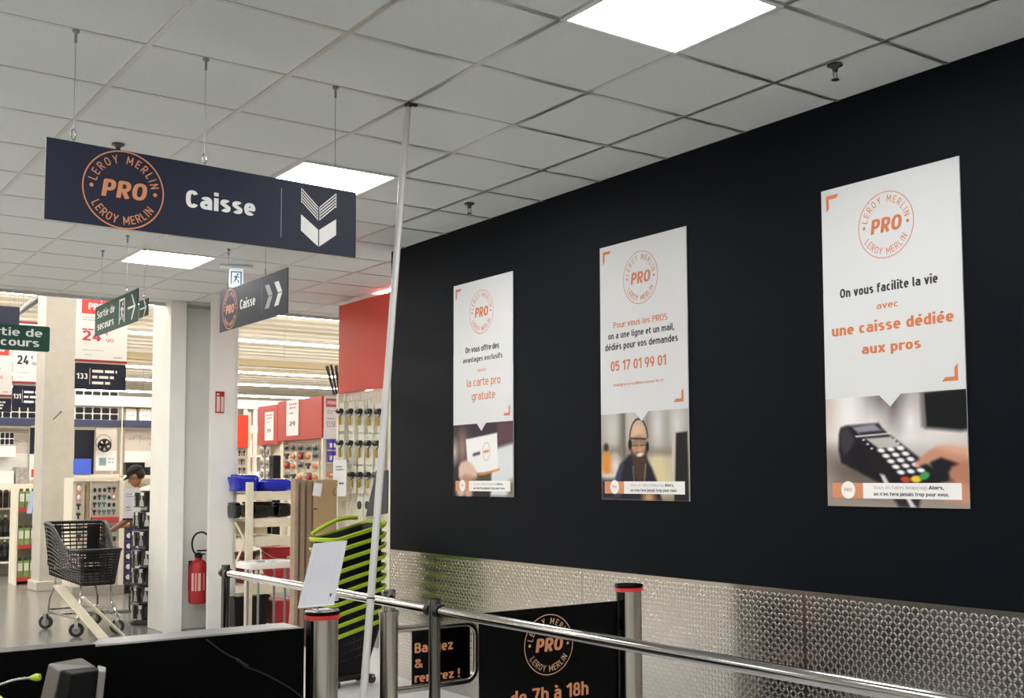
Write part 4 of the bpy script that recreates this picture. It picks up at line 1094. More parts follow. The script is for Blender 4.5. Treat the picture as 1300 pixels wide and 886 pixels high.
def ex(t, W, H):
    g = G(); rect(g, 0, 0, W, H * .47, -.002); g.build('lower_print', PWHITE, t)
    g = G(); rect(g, W * .16, H * .12, W * .50, H * .30, -.004); g.build('picture', mat('picture_teal', '7fa3a6', .5), t)
    g = G(); lines(g, W * .58, W * .9, H * .26, H * .03, -.003, 7); lines(g, W * .58, W * .85, H * .18, H * .03, -.003, 8); g.build('small_print', GREYINK, t)
    g = G(); g.ring(W * .36, H * .66, H * .17, H * .012, -.003); g.build('drawing', DARKP, t)
sheet_panel('display_board', 'beige and white display board behind the round black fan', 'display board', 121, 543, 149, 597.5, YB + .06, BOARDP, ex)
p = onY(131.5, 565.5, YB)
t = thing('fan', 'round black fan hung on the beige display board', 'fan', (p.x, YB - .05, p.z), 0)
g = G(); g.tube([(.095 * math.cos(a), -.01, .095 * math.sin(a)) for a in np.linspace(0, 2 * PI, 24)[:-1]], .012, 8, True); g.build('ring', BLACKP, t, True)
g = G(); g.cyl((0, -.02, 0), (0, .10, 0), .035, 16); g.build('motor', BLACKP, t, True)
for k in range(5):
    a = k * 2 * PI / 5; c, s_ = math.cos(a), math.sin(a); c2, s2 = math.cos(a + .75), math.sin(a + .75)
    g = G(); g.faces([(.03 * c, -.012, .03 * s_), (.088 * c, -.02, .088 * s_), (.088 * c2, .008, .088 * s2), (.03 * c2, .004, .03 * s2)], [(0, 1, 2, 3)]); b = g.build('blade', BLACKP, t); sm = b.modifiers.new('thick', 'SOLIDIFY'); sm.thickness = .003
def ex2(t, W, H):
    g = G(); rect(g, 0, 0, W, H * .48, -.002); g.build('lower_print', PWHITE, t)
    g = G()
    for P in ([(.1, .75), (.25, .75), (.25, .82), (.33, .82)], [(.42, .68), (.42, .85), (.5, .74), (.58, .74)], [(.62, .8), (.8, .72), (.86, .72)], [(.7, .62), (.7, .68), (.78, .68)]):
        for q, r_ in zip(P, P[1:]): g.tube([(W * q[0], -.004, H * q[1]), (W * r_[0], -.004, H * r_[1])], .004, 5)
    g.build('drawing', GREYINK, t)
sheet_panel('display_board', 'wide beige display board with thin line drawings above the black boxes', 'display board', 158, 545, 203, 598.5, YB + .2, BOARDP, ex2)
def cartonbox(lab, x0, y0, x1, y1, Y, m, top=None, dep=.3, mark=None, zb=None):
    a = list(fr(x0, y0, x1, y1, Y)); W, H = a[2] - a[0], a[3] - a[1]
    if zb is not None: H = onY(x0, y0, Y).z - zb; a[1] = zb + .0015
    t = thing('carton', lab, 'box', (a[0] + W / 2, Y + dep / 2, a[1]), 0)
    g = G(); g.box((0, 0, H / 2), (W, dep, H)); g.build('body', m, t, bevel=.004)
    if top: g = G(); g.box((0, 0, H + .008), (W * .92, dep * .9, .014)); g.build('flap', top, t)
    if mark: g = G(); rect(g, -W * .3, H * .38, W * .3, H * .46, -dep / 2 - .002); rect(g, W * .1, H * .5, W * .3, H * .56, -dep / 2 - .002); g.build('mark', mark, t)
    return t
for k, (x0, x1) in enumerate(((160, 173.5), (177, 192), (195, 208.5))):
    cartonbox('white carton on the navy shelf of the solar rack, %s from the cream upright' % ordn(k), x0, 519, x1, 534, YB + .1, PWHITE, mat('carton_kraft_top', 'd2b377', .7) if k < 2 else None, .35, mat('carton_pink', 'd9b7b7', .5), zb=TB[2])
cartonbox('black oven-like box with a pale top on the shelf above the person with the cap', 160, 587, 184, 602.8, YB + .02, mat('dark_glass', '1b1b1d', .15), PWHITE, .17, zb=TB[4])
cartonbox('small black box on the shelf to the side of the black oven-like box', 187, 593, 202, 602.8, YB + .02, BLACKP, None, .17, zb=TB[4])
cartonbox('bright blue box on the shelf below the tall blue-black solar panel', 94, 582.5, 116, 601.8, YB + .0, SCREEN, None, .19, zb=TB[3])
def leaf_rack(lab, x0, y0, x1, y1, Y, cols, n):
    a = fr(x0, y0, x1, y1, Y); W, H = a[2] - a[0], a[3] - a[1]
    t = thing('leaflet_holder', lab, 'leaflet holder', (a[0], Y, a[1]), 0)
    g = G(); g.prism([(0, 0), (W, 0), (W, H), (0, H)], .03, 0); g.build('board', PAPER, t)
    for k in range(n):
        g = G(); v = H * (k + .1) / n; g.box2((W * .08, -.012, v), (W * .92, 0, v + H * .72 / n)); g.build('card', cols[k % len(cols)], t)
leaf_rack('narrow white panel with pink and pale blue cards beside the H-shaped column', 204, 543, 215, 597, YB + .008, (mat('card_pink', 'c98a94', .5), mat('card_blue', 'b9cbd9', .5), PWHITE), 7)
sheet_panel('leaflet_holder', 'narrow white panel with red print beside the plain cream column', 'leaflet holder', 37, 577, 50, 609, YB + .018, PAPER, lambda t, W, H: [rect(gg := G(), W * .2, H * .1, W * .8, H * .42, -.002), gg.build('red_print', PINKRED, t)])
panel_solar('blue-black solar panel partly hidden by the plain cream column', 38, 543, 50, 576, YB + .106, 3, 6, SOLARB, MATS['panel_edge'], .06)
sheet_panel('display_board', 'beige display board with wiring at the picture edge', 'display board', -25, 544, 36, 605, YB + .25, BOARDP, ex2)
panel_solar('small four-cell dark solar panel on the wiring board at the picture edge', -6, 549, 18, 564.5, YB + .15, 4, 2)
cartonbox('white box on a small ledge under the four-cell solar panel', -6, 566, 20, 580, YB - .05, PWHITE, None, .25)
cartonbox('white carton on the shelf at the picture edge, above the dark bottles', -10, 598, 18, 613.5, YB + .02, PWHITE, None, .22, zb=TA[1])
cartonbox('grey printed carton standing on the shelf near the plain cream column', 20, 593, 35, 613.5, YB + .02, mat('carton_grey', 'a9a29a', .6, noise=.3, scale=18), None, .2, zb=TA[1])

# ------------------------------------------------------------------ small wares: one of each kind, then copies
def card_pack(name, lab, cat, w_, h_, card, item, kind, group):
    """a pack hanging flat on its card; local frame: card in the X-Z plane, hanging from its top, facing -Y"""
    t = thing(name, lab, cat, (0, 0, 0), 0, group)
    g = G(); g.prism([(-w_ / 2, -h_), (w_ / 2, -h_), (w_ / 2, 0), (.008, 0), (.008, .008), (-.008, .008), (-.008, 0), (-w_ / 2, 0)], 0, -.004); g.build('card', card, t)
    g = G()
    if kind == 'tool':      # handle below a broad head
        g.box((0, -.016, -h_ * .33), (w_ * .8, .02, h_ * .30)); g.box((0, -.014, -h_ * .68), (w_ * .3, .018, h_ * .46))
    elif kind == 'disc':
        g.cyl((0, -.004, -h_ * .45), (0, -.012, -h_ * .45), min(w_, h_) * .34, 16)
    elif kind == 'pod':
        g.ball((0, -.0205, -h_ * .55), (w_ * .38, .016, h_ * .34), 10, 7)
    elif kind == 'roller':
        g.cyl((-w_ * .32, -.028, -h_ * .30), (w_ * .32, -.028, -h_ * .30), .026, 12); g.tube([(w_ * .34, -.028, -h_ * .30), (w_ * .4, -.028, -h_ * .42), (0, -.028, -h_ * .5), (0, -.028, -h_ * .62)], .006, 6)
    g.build('goods', item, t, kind in ('pod', 'roller'))
    if kind == 'roller':
        g = G(); g.cyl((0, -.026, -h_ * .5), (0, -.026, -h_ * .78), .014, 8); g.build('grip', YELLOW, t, True)
    if kind == 'tool':
        g = G(); g.box((0, -.006, -h_ * .08), (w_ * .8, .004, h_ * .12)); g.build('header', PINKP, t)
    return t
PROTO = {}
def place(key, make, loc, rz, lab):
    if key not in PROTO:
        PROTO[key] = make(lab); o = PROTO[key]; o.location = loc; o.rotation_euler = (0, 0, rz); o['label'] = lab; return o
    return dup(PROTO[key], loc, rz, lab)

# bottle rack and green rack at the picture edge
YR = 16.6
def shelf_unit(name, lab, x0, x1, ytop, Y, shelves, dep, m=CREAM, strip=None, side=.03):
    a, b = onY(x0, 620, Y).x, onY(x1, 620, Y).x; zt = onY((x0 + x1) / 2, ytop, Y).z
    t = thing(name, lab, 'shelf', ((a + b) / 2, Y + dep / 2, 0), 0); zs = []
    for x in (a, b):
        g = G(t); g.box2((x - side / 2, Y, 0), (x + side / 2, Y + dep, zt)); g.build('side_panel', m, t)
    g = G(t); g.box2((a + side / 2, Y + dep - .02, 0), (b - side / 2, Y + dep, zt)); g.build('back_panel', m, t)
    for py in shelves:
        z = onY((x0 + x1) / 2, py, Y).z; zs.append(z)
        g = G(t); g.box2((a + side / 2, Y + .01, z - .03), (b - side / 2, Y + dep - .02, z)); s_ = g.build('shelf', m, t)
        if strip: g = G(t); g.box2((a + side / 2, Y - .004, z - .05), (b - side / 2, Y + .01, z + .01)); g.build('shelf_strip', strip, s_)
    return t, a, b, zs
t, a, b, zs = shelf_unit('bottle_rack', 'pale shelf of dark bottles standing at the picture edge', -34, 23.5, 612, YR, (645, 682, 713.5), .5)
def mk_bottle(lab):
    t = thing('bottle', lab, 'bottle', (0, 0, 0), 0, 'dark bottles on the pale shelf')
    g = G(); g.lathe([(.039, 0), (.041, .005), (.041, .235), (.036, .262), (.018, .28), (.017, .302)], seg=14); g.build('body', mat('dark_bottle', '17171a', .25), t, True)
    g = G(); g.lathe([(.020, .3022), (.021, .305), (.021, .338), (.018, .341)], seg=12); g.build('cap', PWHITE, t, True)
    g = G(); g.lathe([(.0414, .08), (.0416, .085), (.0416, .17), (.0414, .175)], seg=14); g.build('label', mat('bottle_label', '2d2e36', .5), t)
    return t
for r, z in enumerate(zs):
    for k in range(4):
        x = b - .075 - k * .088
        place('bottle', mk_bottle, (x, YR + .07, z + .001), 0, 'dark bottle, %s from the green product rack, on the %s shelf down' % (ordn(k), ordn(r)))
YG2 = 14.95
t, a, b, zs = shelf_unit('product_rack', 'cream rack with red shelf strips and green packs behind the plain cream column', 22.5, 50, 620, YG2, (645, 692, 733), .4, CREAM, mat('strip_red', 'b23a40', .5))
def mk_green(lab):
    t = thing('product_carton', lab, 'box', (0, 0, 0), 0, 'packs on the rack with red shelf strips')
    g = G(); g.box((0, .06, .12), (.075, .12, .24)); g.build('body', GREENP, t, bevel=.004)
    g = G(); g.box((0, -.002, .15), (.06, .004, .11)); g.build('front_label', mat('pack_cream', 'd8dcc8', .5), t)
    g = G(); g.box((0, .06, .26), (.04, .05, .04)); g.build('cap', mat('cap_dark_green', '3d5a33', .5), t, bevel=.004)
    return t
for r, z in enumerate(zs):
    for k in range(3): place('green', mk_green, (a + .068 + k * .082, YG2 + .04, z + .001), 0, 'green pack, %s from the bottle rack, on the %s red-edged shelf down' % (ordn(k), ordn(r)))
p = onY(40, 652, YG2)
t = thing('leaflet', 'pale blue leaflet fixed to the front of the green product rack', 'leaflet', (p.x, YG2 - .012, p.z), 0)
g = G(); g.hull8([(-.07, 0, 0), (.0, 0, 0), (.045, 0, .32), (-.025, 0, .32)], [(-.07, .004, 0), (.0, .004, 0), (.045, .004, .32), (-.025, .004, .32)]); g.build('sheet', mat('leaflet_blue', 'b4c8e4', .5), t)

# gondola with hanging packs behind the cart
YM = 12.7
a0, b0 = onY(93, 640, YM).x, onY(158, 640, YM).x; zt = onY(120, 611, YM).z
t = thing('gondola', 'cream gondola hung with blister packs behind the shopping cart', 'gondola', ((a0 + b0) / 2, YM + .25, 0), 0)
g = G(t); g.box2((a0, YM + .05, .12), (b0, YM + .5, zt)); g.build('back_panel', CREAM, t)
for x0, x1 in ((104, 107), (111.5, 115), (149, 158)):
    q = fr(x0, 612, x1, 740, YM); g = G(t); g.box2((q[0], YM - .03, 0), (q[2], YM + .05, zt + .02)); g.build('post', CREAM, t)
q = fr(108, 615, 111, 660, YM); g = G(t); g.box2((q[0], YM + .0, q[1]), (q[2], YM + .049, q[3])); g.build('filler', KRAFTD, t)
q = fr(115.5, 656, 148.5, 664, YM); g = G(t); g.box2((q[0], YM - .06, q[1]), (q[2], YM + .05, q[3])); g.build('shelf_strip', mat('strip_red', 'b23a40', .5), t)
g = G(t); g.box2((a0, YM - .06, 0), (b0, YM + .5, .12)); g.build('base', LGREYP, t)
g = G(t); g.box2((a0, YM - .01, zt), (b0, YM + .5, zt + .05)); g.build('top_board', CREAM, t)
PK = [(PWHITE, TEAL, 'tool', 'white pack with a teal tool'), (PAPER, DARKP, 'tool', 'pale pack with a dark tool'), (PINKP, PWHITE, 'pod', 'pink pack with a white tool'), (PAPER, DARKP, 'pod', 'pale pack with a dark part')]
def hang(region, cols, rows, Y, seed, where, wf=.86, hf=.9):
    rnd = random.Random(seed); q = fr(*region, Y); cw, ch = (q[2] - q[0]) / cols, (q[3] - q[1]) / rows
    for r in range(rows):
        for c in range(cols):
            i = rnd.randrange(len(PK)); cm, im, kd, nm = PK[i]
            place(('p', seed, i), lambda l: card_pack('blister_pack', l, 'pack', cw * wf, ch * hf, cm, im, kd, 'blister packs on the cream gondola'),
                  (q[0] + (c + .5) * cw, Y - .004, q[3] - r * ch), 0, '%s, %s along, %s row %s' % (nm, ordn(c), ordn(r), where))
hang((116, 617, 147.5, 655.5), 5, 4, YM + .045, 11, 'above the red strip')
hang((116, 666, 148, 738), 5, 6, YM + .045, 12, 'below the red strip')
hang((95, 614, 103.5, 661), 1, 4, YM + .045, 13, 'against the plain column')
hang((95, 664, 103.5, 738), 1, 6, YM + .045, 14, 'low against the plain column')
# navy packs with white discs on the panel behind the person's arm
q = fr(156.5, 661, 181, 750, YM + .1)
t = thing('pegboard', 'narrow dark peg panel of navy packs under the white notice', 'panel', ((q[0] + q[2]) / 2, YM + .15, 0), 0)
g = G(t); g.box2((q[0], YM + .1, .1), (q[2] + .25, YM + .13, q[3] + .35)); g.build('board', mat('peg_grey', '6b6770', .6), t)
g = G(t); g.box2((q[0], YM - .1, 0), (q[2] + .25, YM + .13, .1)); g.build('base', BLACKP, t)
cw, ch = (q[2] - q[0]) / 2, (q[3] - q[1]) / 6.7
for r in range(6):
    for c in range(2):
        place('navy', lambda l: card_pack('disc_pack', l, 'pack', cw * .86, ch * .88, PURPLE, PWHITE, 'disc', 'navy packs on the narrow panel'), (q[0] + (c + .5) * cw, YM + .098, q[3] - r * ch), 0,
              'navy pack with a white disc, %s row down, %s the spinner rack' % (ordn(r), 'nearer' if c else 'away from'))
# white notice on a slim stand
YN = 10.55
q = fr(156, 620, 178.5, 658, YN)
t = thing('notice_board', 'white notice on a stand in front of the person with the black cap', 'notice', ((q[0] + q[2]) / 2, YN, 0), 0)
g = G(t); g.box2((q[0], YN - .006, q[1]), (q[2], YN, q[3])); g.build('sheet', mat('notice_white', 'e2e1ea', .5), t)
g = G(t); g.box2((q[0] - .004, YN - .01, q[1] - .022), (q[2] + .004, YN + .004, q[1])); g.build('bottom_rail', BLACKP, t)
W = q[2] - q[0]; H = q[3] - q[1]; g = G()
o = Vector((q[0], YN, q[1])) - t.location
for zz, e, hh in ((.80, .8, .03), (.72, .7, .03), (.34, .42, .06), (.25, .5, .04)):
    rect(g, o.x + W * .15, o.z + H * zz, o.x + W * e, o.z + H * (zz + hh), -.0075)
g.build('print', GREYINK, t)
g = G(t); xm = (q[0] + q[2]) / 2; g.cyl((xm, YN + .012, .01), (xm, YN + .012, q[3]), .008, 8); g.cyl((xm, YN + .012, 0), (xm, YN + .012, .014), .13, 20); g.build('stand', DSTEEL, t, True)

# spinner rack of small metal tools
SX, SY = -.53, 9.35
t = thing('spinner_rack', 'dark revolving rack crowded with small silver tools beside the H-shaped column', 'spinner rack', (SX, SY, 0), 0)
g = G(); g.cyl((0, 0, .03), (0, 0, 1.37), .016, 10); g.build('pole', DSTEEL, t, True)
g = G(); g.lathe([(.17, 0), (.17, .02), (.04, .04), (.03, .06)], seg=24); g.build('base', BLACKP, t, True)
tiers = [onY(191, y, SY - .1).z for y in (627, 652, 677, 701, 724, 747, 770)]
for z in tiers:
    g = G(); g.lathe([(.075, z - .004), (.082, z), (.082, z + .03), (.075, z + .034)], seg=20); r_ = g.build('tier', BLACKP, t, True)
    g = G()
    for k in range(8): a = k * PI / 4; g.cyl((.08 * math.cos(a), .08 * math.sin(a), z + .012), (.15 * math.cos(a), .15 * math.sin(a), z + .018), .003, 5)
    g.build('hooks', WIRE, r_)
def mk_trowel(lab):
    t = thing('hand_tool', lab, 'tool', (0, 0, 0), 0, 'small tools on the revolving rack')
    g = G(); g.box((0, -.008, -.075), (.072, .006, .15)); g.build('card', mat('tool_card', '2c2a28', .5), t)
    g = G(); g.faces([(-.024, -.016, -.14), (.024, -.016, -.14), (.016, -.02, -.075), (-.016, -.02, -.075), (-.024, -.012, -.14), (.024, -.012, -.14), (.016, -.013, -.075), (-.016, -.013, -.075)], [(0, 1, 2, 3), (7, 6, 5, 4), (0, 4, 5, 1), (1, 5, 6, 2), (2, 6, 7, 3), (3, 7, 4, 0)]); g.cyl((0, -.017, -.075), (0, -.017, -.035), .009, 8); g.build('blade', SILVERP, t)
    g = G(); g.box((.012, -.03, -.012), (.034, .004, .034)); g.build('tag', PWHITE, t)
    return t
for r, z in enumerate(tiers):
    for k in range(8):
        a = k * PI / 4 + PI / 8 * (r % 2)
        place('trowel', mk_trowel, (SX + .128 * math.cos(a), SY + .128 * math.sin(a), z + .012), a + PI / 2, 'silver tool, %s hook round on the %s tier of the revolving rack' % (ordn(k), ordn(r)))

# ------------------------------------------------------------------ person choosing goods behind the spinner rack
def skin_mesh(verts, edges, radii, root=0, sub=2):
    me = bpy.data.meshes.new('form'); me.from_pydata(verts, edges, []); o = bpy.data.objects.new('form', me); COL.objects.link(o)
    o.modifiers.new('skin', 'SKIN'); me.skin_vertices.new() if not me.skin_vertices else None
    for i, r in enumerate(radii):
        d = me.skin_vertices[0].data[i]; d.radius = (r, r) if not isinstance(r, tuple) else r; d.use_root = (i == root)
    s = o.modifiers.new('sub', 'SUBSURF'); s.levels = sub; s.render_levels = sub
    dg = bpy.context.evaluated_depsgraph_get(); m2 = bpy.data.meshes.new_from_object(o.evaluated_get(dg))
    bpy.data.objects.remove(o); bpy.data.meshes.remove(me); return m2
def person():
    pr = at(194, 640, 13.75); t = thing('person', 'person in a black cap and cream shirt bending over goods behind the revolving rack', 'person', (pr.x, pr.y, 0), math.radians(143))
    # local frame: facing +X; left arm reaches forward
    sk = lambda *a: Vector(a)
    V, E, R_ = [], [], []
    def add(p, r, frm=None):
        V.append(p); R_.append(r)
        if frm is not None: E.append((frm, len(V) - 1))
        return len(V) - 1
    pel = add((-.05, 0, .90), .13); sp = add((-.02, 0, 1.08), .125, pel); ch = add((.04, 0, 1.26), .135, sp); nk = add((.11, 0, 1.385), .055, ch); hd0 = add((.155, 0, 1.45), .062, nk)
    for s_ in (1, -1):
        hp = add((-.05, s_ * .095, .86), .088, pel); kn = add((-.02, s_ * .10, .48), .060, hp); an = add((-.06, s_ * .105, .09), .042, kn); ft = add((.09, s_ * .12, .04), .036, an)
        sh = add((.06, s_ * .175, 1.315), .062, ch)
        if s_ > 0: el = add((.17, .225, 1.05), .046, sh); wr = add((.40, .17, .90), .033, el); hn = add((.47, .155, .885), .030, wr); arm1 = (el, wr, hn)
        else: el = add((.12, -.24, 1.06), .046, sh); wr = add((.33, -.16, .93), .033, el); hn = add((.40, -.14, .915), .030, wr); arm2 = (el, wr, hn)
    body = skin_mesh(V, E, R_)
    bm = bmesh.new(); bm.from_mesh(body); bpy.data.meshes.remove(body)
    hg = G(); hc = Vector((.205, 0, 1.525)); tilt = Matrix.Rotation(math.radians(28), 3, 'Y')
    def hb(c, r): hg.ball(hc + tilt @ Vector(c), r, 16, 12)
    hb((-.01, 0, .03), (.098, .077, .098)); hb((.03, 0, -.035), (.068, .062, .078)); hb((.055, 0, -.085), (.034, .032, .026))
    hb((.098, 0, -.012), (.020, .013, .022)); hb((.088, 0, .012), (.016, .010, .02))
    hb((.088, 0, -.055), (.012, .024, .010)); hb((.072, .0, .035), (.022, .05, .012))
    for s_ in (1, -1): hb((-.012, s_ * .078, -.005), (.02, .012, .032)); hb((.066, s_ * .04, -.02), (.026, .018, .02))
    for (el, wr, hn), flip in ((arm1, 1), (arm2, -1)):
        h0 = Vector(V[hn]); hg.ball(h0 + Vector((.03, 0, 0)), (.048, .040, .016), 12, 8)
        for k in range(4):
            y = (-.027 + .018 * k); L = (.066, .074, .070, .054)[k]; b_ = h0 + Vector((.065, y, .0))
            hg.tube([b_, b_ + Vector((L * .45, 0, -.006)), b_ + Vector((L * .8, 0, -.025)), b_ + Vector((L * .95, 0, -.045))], [.0095, .009, .0082, .007], 8)
        b_ = h0 + Vector((.01, -.034 * flip, 0)); hg.tube([b_, b_ + Vector((.03, -.018 * flip, -.008)), b_ + Vector((.055, -.016 * flip, -.02))], [.011, .0098, .008], 8)
    tmp = bpy.data.meshes.new('form'); hg.bm.to_mesh(tmp); hg.bm.free(); bm.from_mesh(tmp); bpy.data.meshes.remove(tmp)
    me = bpy.data.meshes.new('form'); bm.to_mesh(me); bm.free()
    o = bpy.data.objects.new('form', me); COL.objects.link(o); rm = o.modifiers.new('r', 'REMESH'); rm.mode = 'VOXEL'; rm.voxel_size = .0065
    sm = o.modifiers.new('s', 'SMOOTH'); sm.iterations = 3
    m2 = bpy.data.meshes.new_from_object(o.evaluated_get(bpy.context.evaluated_depsgraph_get())); bpy.data.objects.remove(o)
    m2.polygons.foreach_set('use_smooth', [True] * len(m2.polygons)); m2.materials.clear(); m2.materials.append(SKIN); m2.name = 'body'
    ob = new_obj('body', m2); ob.parent = t
    def cloth(name, idx, grow, m, cuts=()):
        ii = {i: k for k, i in enumerate(idx)}
        vv = [V[i] for i in idx]; ee = [(ii[a], ii[b]) for a, b in E if a in ii and b in ii]
        mm = skin_mesh(vv, ee, [R_[i] + grow for i in idx]); mm.materials.append(m); mm.polygons.foreach_set('use_smooth', [True] * len(mm.polygons)); mm.name = name
        c = new_obj(name, mm); c.parent = t
    # indices: 0 pelvis 1 spine 2 chest 3 neck 4 head; then per side: hip knee ankle foot shoulder elbow wrist hand
    cloth('shirt', [0, 1, 2, 3, 9, 10, 17, 18], .024, SHIRT); cloth('trousers', [0, 5, 6, 7, 13, 14, 15], .018, JEANS)
    for k in (7, 15):
        a_, f_ = Vector(V[k]), Vector(V[k + 1]); g = G(); g.ball((a_ + f_) / 2 + Vector((.01, 0, -.018)), (.125, .047, .046), 14, 9)
        for v in g.bm.verts: v.co.z = max(v.co.z, .003)
        g.build('shoe', BLACKP, t, True)
    g = G(); 
    bmesh.ops.create_uvsphere(g.bm, u_segments=24, v_segments=14, radius=1)
    bmesh.ops.delete(g.bm, geom=[v for v in g.bm.verts if v.co.z < -.12], context='VERTS')
    for v in g.bm.verts: v.co = hc + tilt @ Vector((v.co.x * .108 - .012, v.co.y * .088, v.co.z * .090 + .058))
    br = []
    n = 14
    for k in range(n + 1):
        a = -PI / 2 + PI * k / n
        for r0, r1, dz in ((.098, .080, .052), (.172, .072, .036)): br.append(hc + tilt @ Vector((r0 * math.cos(a) - .012, r1 * math.sin(a), dz)))
    g.faces(br, [(2 * k, 2 * k + 1, 2 * k + 3, 2 * k + 2) for k in range(n)])
    cp = g.build('cap', CAPM, t, True); so = cp.modifiers.new('thick', 'SOLIDIFY'); so.thickness = .006
    g = G(); bmesh.ops.create_uvsphere(g.bm, u_segments=28, v_segments=18, radius=1)
    bmesh.ops.delete(g.bm, geom=[v for v in g.bm.verts if v.co.x > .02 + .25 * v.co.z or v.co.z < -.78 or v.co.z > .6], context='VERTS')
    for v in g.bm.verts: v.co = hc + tilt @ Vector((v.co.x * .104 - .01, v.co.y * .081, v.co.z * .103 + .03))
    hr = g.build('hair', mat('dark_hair', '1a1412', .7), t, True); so = hr.modifiers.new('thick', 'SOLIDIFY'); so.thickness = .004
person()

# ------------------------------------------------------------------ stack of shopping baskets at the end of the black wall
YW = math.radians(12)
ce = at(421, 684, 8.0); lx_, sx_ = Vector((math.cos(YW), math.sin(YW), 0)), Vector((-math.sin(YW), math.cos(YW), 0))
BL, BW = .52, .29
def lift(x): return .105 * max(0, x / BL + .5) ** 1.9
def inset(x, z): return .0122 + .076 * max(0, -z - .008) / (.292 + lift(x))
def basket_shape(name, lab):
    """rim centred on the origin, long side along X and lifted towards +X"""
    t = thing(name, lab, 'basket', (0, 0, 0), YW, 'green-rimmed baskets in the stack')
    def loop(sx, sy, z, n=6, r=.06):
        P = []
        for cx, cy, a0 in ((sx - r, sy - r, 0), (-sx + r, sy - r, 90), (-sx + r, -sy + r, 180), (sx - r, -sy + r, 270)):
            for k in range(n):
                a = math.radians(a0 + 90 * k / (n - 1)); x = cx + r * math.cos(a); P.append((x, cy + r * math.sin(a), z + (lift(x) if z > -.2 else 0)))
        return P
    A = loop(BL / 2, BW / 2, 0); g = G()
    n = len(A); R4 = [[(x * k, y * (1 + (k - 1) * BL / BW), z + dz) for x, y, z in A] for k, dz in ((1.0, -.026), (1.012, -.024), (1.012, -.012), (1.03, -.010), (1.03, .002), (.985, .004), (.985, -.026))]
    g.faces(sum(R4, []), [(q * n + i, q * n + (i + 1) % n, ((q + 1) % 7) * n + (i + 1) % n, ((q + 1) % 7) * n + i) for q in range(7) for i in range(n)]); g.build('rim', LIME, t, True)
    g = G(); L0 = loop(BL / 2 - .014, BW / 2 - .014, -.008); L1 = loop(BL / 2 - .105, BW / 2 - .09, -.30); n = len(L0)
    g.faces(L0 + L1, [(i, (i + 1) % n, n + (i + 1) % n, n + i) for i in range(n)] + [tuple(range(n, 2 * n))])
    b = g.build('tub', mat('basket_black', '090909', .5, spec=.25), t, True); so = b.modifiers.new('wall', 'SOLIDIFY'); so.thickness = .004
    g = G()
    for k in range(9):
        x = -BL / 2 + .13 + k * .0325; zz = lift(x)
        g.tube([(x, -BW / 2 + inset(x, -.055), zz - .055), (x, -BW / 2 + inset(x, -.19), zz - .19)], .003, 5)
    for z in (-.08, -.14, -.2): g.tube([(x, -BW / 2 + inset(x, z), lift(x) + z) for x in (-BL / 2 + .13, -.06, 0, .06, BL / 2 - .13)], .004, 5)
    g.build('ribs', mat('basket_rib', '26262a', .4), t)
    g = G(); g.box((-BL / 2 + .05, -BW / 2 + .008, -.045), (.035, .006, .022)); g.build('tag', PAPER, t)
    return t
b0 = basket_shape('shopping_basket', 'topmost green-rimmed black basket of the tall stack at the end of the black wall')
top_c = ce + lx_ * BL / 2 + sx_ * BW / 2
for k in range(10):
    loc = Vector((top_c.x, top_c.y, ce.z - .0765 * k))
    if k == 0: b0.location = loc; prev = b0
    else: dup(b0, loc, YW, '%s green-rimmed basket down in the tall stack by the black wall' % ordn(k) if k < 9 else 'lowest green-rimmed basket of the tall stack, on a wheeled base')
# raised lime carrying handle and grey pull handle of the top basket
g = G(); P = [Vector(((x), BW / 2 - .03 - .0 * x, .018 + lift(x) + .075 * math.sin(PI * (x + BL / 2) / BL))) for x in np.linspace(-BL / 2 + .02, BL / 2 - .09, 10)]
g.tube(P, .015, 8); g.build('carry_handle', LIME, b0, True)
hA = [at(477, 597, 8.02), at(493, 597, 8.02), at(492, 652, 7.98), at(464, 656, 7.98)]
g = G(b0); nn = FW * .03
g.hull8(hA, [p + nn for p in hA]); g.build('pull_handle', mat('handle_grey', '4c4a4c', .45), b0, bevel=.004)
zl = ce.z - .0765 * 9
t = thing('basket_dolly', 'black wheeled base under the tall stack of green-rimmed baskets', 'dolly', (top_c.x, top_c.y, 0), YW)
g = G(); g.hull8([(-.19, -.09, zl - .31), (.19, -.09, zl - .31), (.19, .09, zl - .31), (-.19, .09, zl - .31)][::1], [(-.17, -.08, .075), (.17, -.08, .075), (.17, .08, .075), (-.17, .08, .075)]) if zl - .31 > .09 else g.box((0, 0, .055), (.36, .18, .016)); g.build('base', BLACKP, t)
for sx in (-1, 1):
    for sy in (-1, 1):
        g = G(); g.cyl((sx * .16, sy * .08 - .012, .03), (sx * .16, sy * .08 + .012, .03), .0295, 14); wv = g.build('wheel', RUBBER, t, True)
        g = G(); g.box((sx * .16, sy * .08, .052), (.02, .034, .02)); g.build('fork', CHROME_D, wv)

